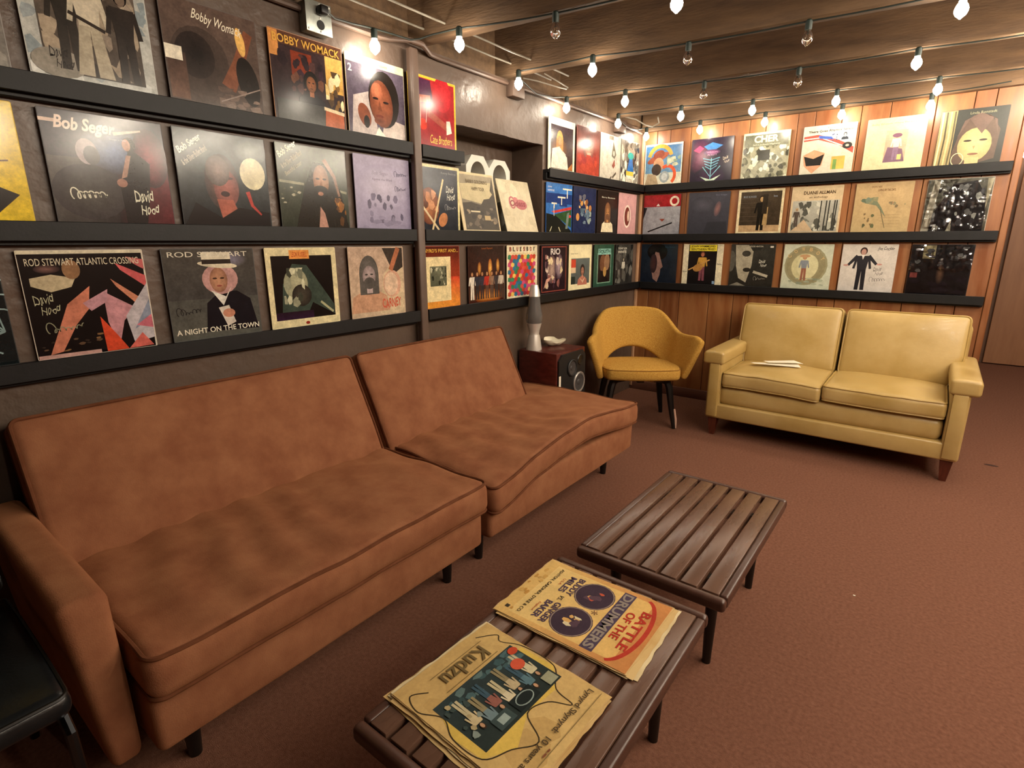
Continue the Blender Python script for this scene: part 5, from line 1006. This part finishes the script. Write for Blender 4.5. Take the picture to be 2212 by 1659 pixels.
def newspaper(corner, ang, w_, h_, label, art, sheets, mats):
    # page up is +x in the room, page right is -y
    M = Matrix.Translation((corner[0], corner[1], 0.3305)) @ Matrix.Rotation(-pi / 2 + ang, 4, 'Z')
    t = thing('newspaper', label, 'newspaper', mtx=M, group='old newspapers on the slatted table')
    z = 0.0
    for k, (dx, dy, r_) in enumerate(sheets):
        bm = nb(); sheet(bm, w_, h_, z, k * 3.1 + w_, 0.0012 if k < len(sheets) - 1 else 0.0006); bmesh.ops.transform(bm, matrix=Matrix.Translation((dx, dy, 0)) @ Matrix.Rotation(r_, 4, 'Z'), verts=bm.verts)
        build('sheet', bm, mats[k], t, smooth=False, local=True); z += 0.0022
    add_print(art, t, w_, z + 0.0002, print_matte, h_)
def ov(a, cx, cy, fgc):
    a.ell(cx, cy, .2, .145, '#3c2f3c'); a.ring(cx, cy, .19, .135, .008, '#8a7a70', 30); a.blobs(cx - .08, cy - .06, cx + .08, cy + .06, 7, [fgc, '#c9a060', '#54404c'], .035, seed=int(cx * 100)); return a
a = Art(); a.grad(.01, .01, .99, .99, '#cfae6c', '#cfae6c', '#b87c48', '#b87c48'); a.grad(.07, .1, .93, .88, '#d6ba7a', '#d6ba7a', '#cfaa66', '#cfaa66')
a.ring(.5, .82, .45, .13, .03, '#a8382a', 30, .12, pi - .12)
a.text('BATTLE', .22, .845, .78, .91, '#a83428', bold=.03); a.text('OF THE', .3, .765, .7, .825, '#a83428', bold=.025)
a.rect(.06, .655, .94, .745, '#4a3f52'); a.text('DRUMMERS', .08, .665, .92, .735, '#8a8078', bold=.03)
ov(a, .29, .5, '#b5543c'); ov(a, .72, .5, '#cfc4a0'); a.text('*', .47, .56, .53, .61, '#6a4a3a')
a.text('BUDDY', .13, .315, .43, .365, '#4a3c50', bold=.03); a.text('MILES', .15, .25, .42, .3, '#4a3c50', bold=.03); a.text('vs.', .47, .3, .54, .335, '#4a4438', .3); a.text('GINGER', .57, .315, .89, .365, '#4a3c50', bold=.03); a.text('BAKER', .59, .25, .87, .3, '#4a3c50', bold=.03)
a.text('U.S.A.', .22, .215, .34, .235, '#a8442e'); a.text('England', .66, .215, .8, .235, '#a8442e')
a.text('ASHTON, GARDNER, DYKE & CO.', .1, .14, .9, .17, '#3a3428', bold=.012); a.rect(.86, .05, .9, .08, '#3a3428'); a.blobs(.1, .02, .9, .12, 10, ['#c29c58', '#b58a48'], .05, .5, seed=3)
newspaper((1.254, -3.205), radians(0.4), .292, .386, 'yellowed newspaper with a drum contest poster page, on the near slatted table', a,
          [(.004, .016, .03), (-.004, .008, -.012), (.003, .012, .01), (0, 0, 0)], [newsprint_pale, newsprint_pale, newsprint, newsprint])
a = Art(); a.grad(.005, .005, .995, .995, '#bd9f66', '#bd9f66', '#c9ad74', '#c4a66c'); a.blobs(.03, .03, .97, .97, 14, ['#c3a66c', '#b89a62'], .16, seed=5)
def smooth(P, n=6):
    out = []
    for i in range(len(P) - 1):
        p0, p1, p2, p3 = P[max(0, i - 1)], P[i], P[i + 1], P[min(len(P) - 1, i + 2)]
        for k in range(n):
            t = k / n
            out.append(tuple(0.5 * (2 * b + (c - a_) * t + (2 * a_ - 5 * b + 4 * c - d) * t * t + (3 * b - a_ - 3 * c + d) * t ** 3) for a_, b, c, d in zip(p0, p1, p2, p3)))
    return out + [P[-1]]
G_ = [(.2, .05), (.06, .14), (.1, .2), (.02, .35), (.03, .6), (.2, .72), (.24, .86), (.33, .74), (.5, .7), (.62, .86), (.78, .78), (.95, .7), (.97, .5), (.9, .36), (.98, .22), (.93, .1), (.82, .16)]
a.poly([(.04, .34), (.03, .6), (.2, .72), (.5, .7), (.75, .8), (.95, .7), (.97, .5), (.9, .35), (.5, .3)], '#cdb056')
a.line(smooth(G_), .009, '#3a3020')
a.rect(.08, .27, .9, .69, '#2e3a3c', '#27302e'); a.blobs(.09, .28, .89, .4, 22, ['#4a6468', '#34484a', '#5a7070', '#3c5458'], .05, .7, seed=17)
for k in range(7): a.fig(.17 + .1 * k, .33 + .05 * (k % 2), .26, ('#c3bb9a', '#54727d', '#b5a684', '#c9c0a2', '#8a5a50', '#6d8288', '#c3b48e')[k], '#b59070', '#3a2c22', ('#b9b08e', '#3c5462', '#8a8060')[k % 3])
a.ell(.2, .42, .06, .045, '#c0543c'); a.ell(.12, .32, .045, .03, '#b8482e'); a.rect(.3, .57, .52, .67, '#1c2424'); a.ring(.41, .62, .08, .04, .008, '#8a9a96', 18); a.rect(.56, .58, .72, .67, '#394848'); a.rect(.6, .6, .68, .65, '#8fa09c'); a.rect(.1, .6, .2, .68, '#93957c'); a.blobs(.7, .3, .88, .6, 10, ['#a89a74', '#3c4a48', '#7d8a84'], .03, seed=9)
a.text('Kudzu', .25, .115, .68, .235, '#6a5a3a', 0, 0, 0, .015); a.line([(.2, .1), (.74, .1)], .004, '#6a5a3a'); a.line([(.2, .25), (.74, .25)], .004, '#6a5a3a')
a.text('Lynyrd Skynyrd:  10 years after', .05, .86, .95, .91, '#4a3c2a', bold=.012); a.line([(.03, .95), (.97, .95)], .004, '#7d6a44'); a.blobs(.62, .93, .7, .96, 2, ['#7a4a34'], .03, .4, seed=2)
newspaper((1.282, -3.549), radians(-3.0), .3, .362, 'torn old newspaper with a dark band photograph, at the open end of the near table', a,
          [(.010, -.008, -.03), (.004, -.004, -.015), (.008, .004, .01), (-.002, -.006, -.008), (0, 0, 0)], [newsprint, newsprint_pale, newsprint, newsprint_pale, newsprint])
flush_text()

# ------------------------------------------------------------------ bits on the carpet
R_ = random.Random(11)
bm = nb(); lathe(bm, [(0.0, 0.002), (0.03, 0.0015), (0.034, 0.0)], 14, (0, 0, 0), Matrix.Translation((2.48, -0.37, 0.0005)) @ Matrix.Diagonal((1.0, 0.45, 1, 1))); tag(build('carpet_patch', bm, mat('dark_stain', '#3a2018', 0.9)), 'small dark spot on the carpet right of the loveseat', 'spot')
bm = nb(); box(bm, 1.99, 1.998, -2.28, -2.274, 0.0005, 0.003, 0.0008, 1); tag(build('paper_scrap', bm, paper_m), 'tiny pale scrap on the carpet right of the tables', 'scrap')
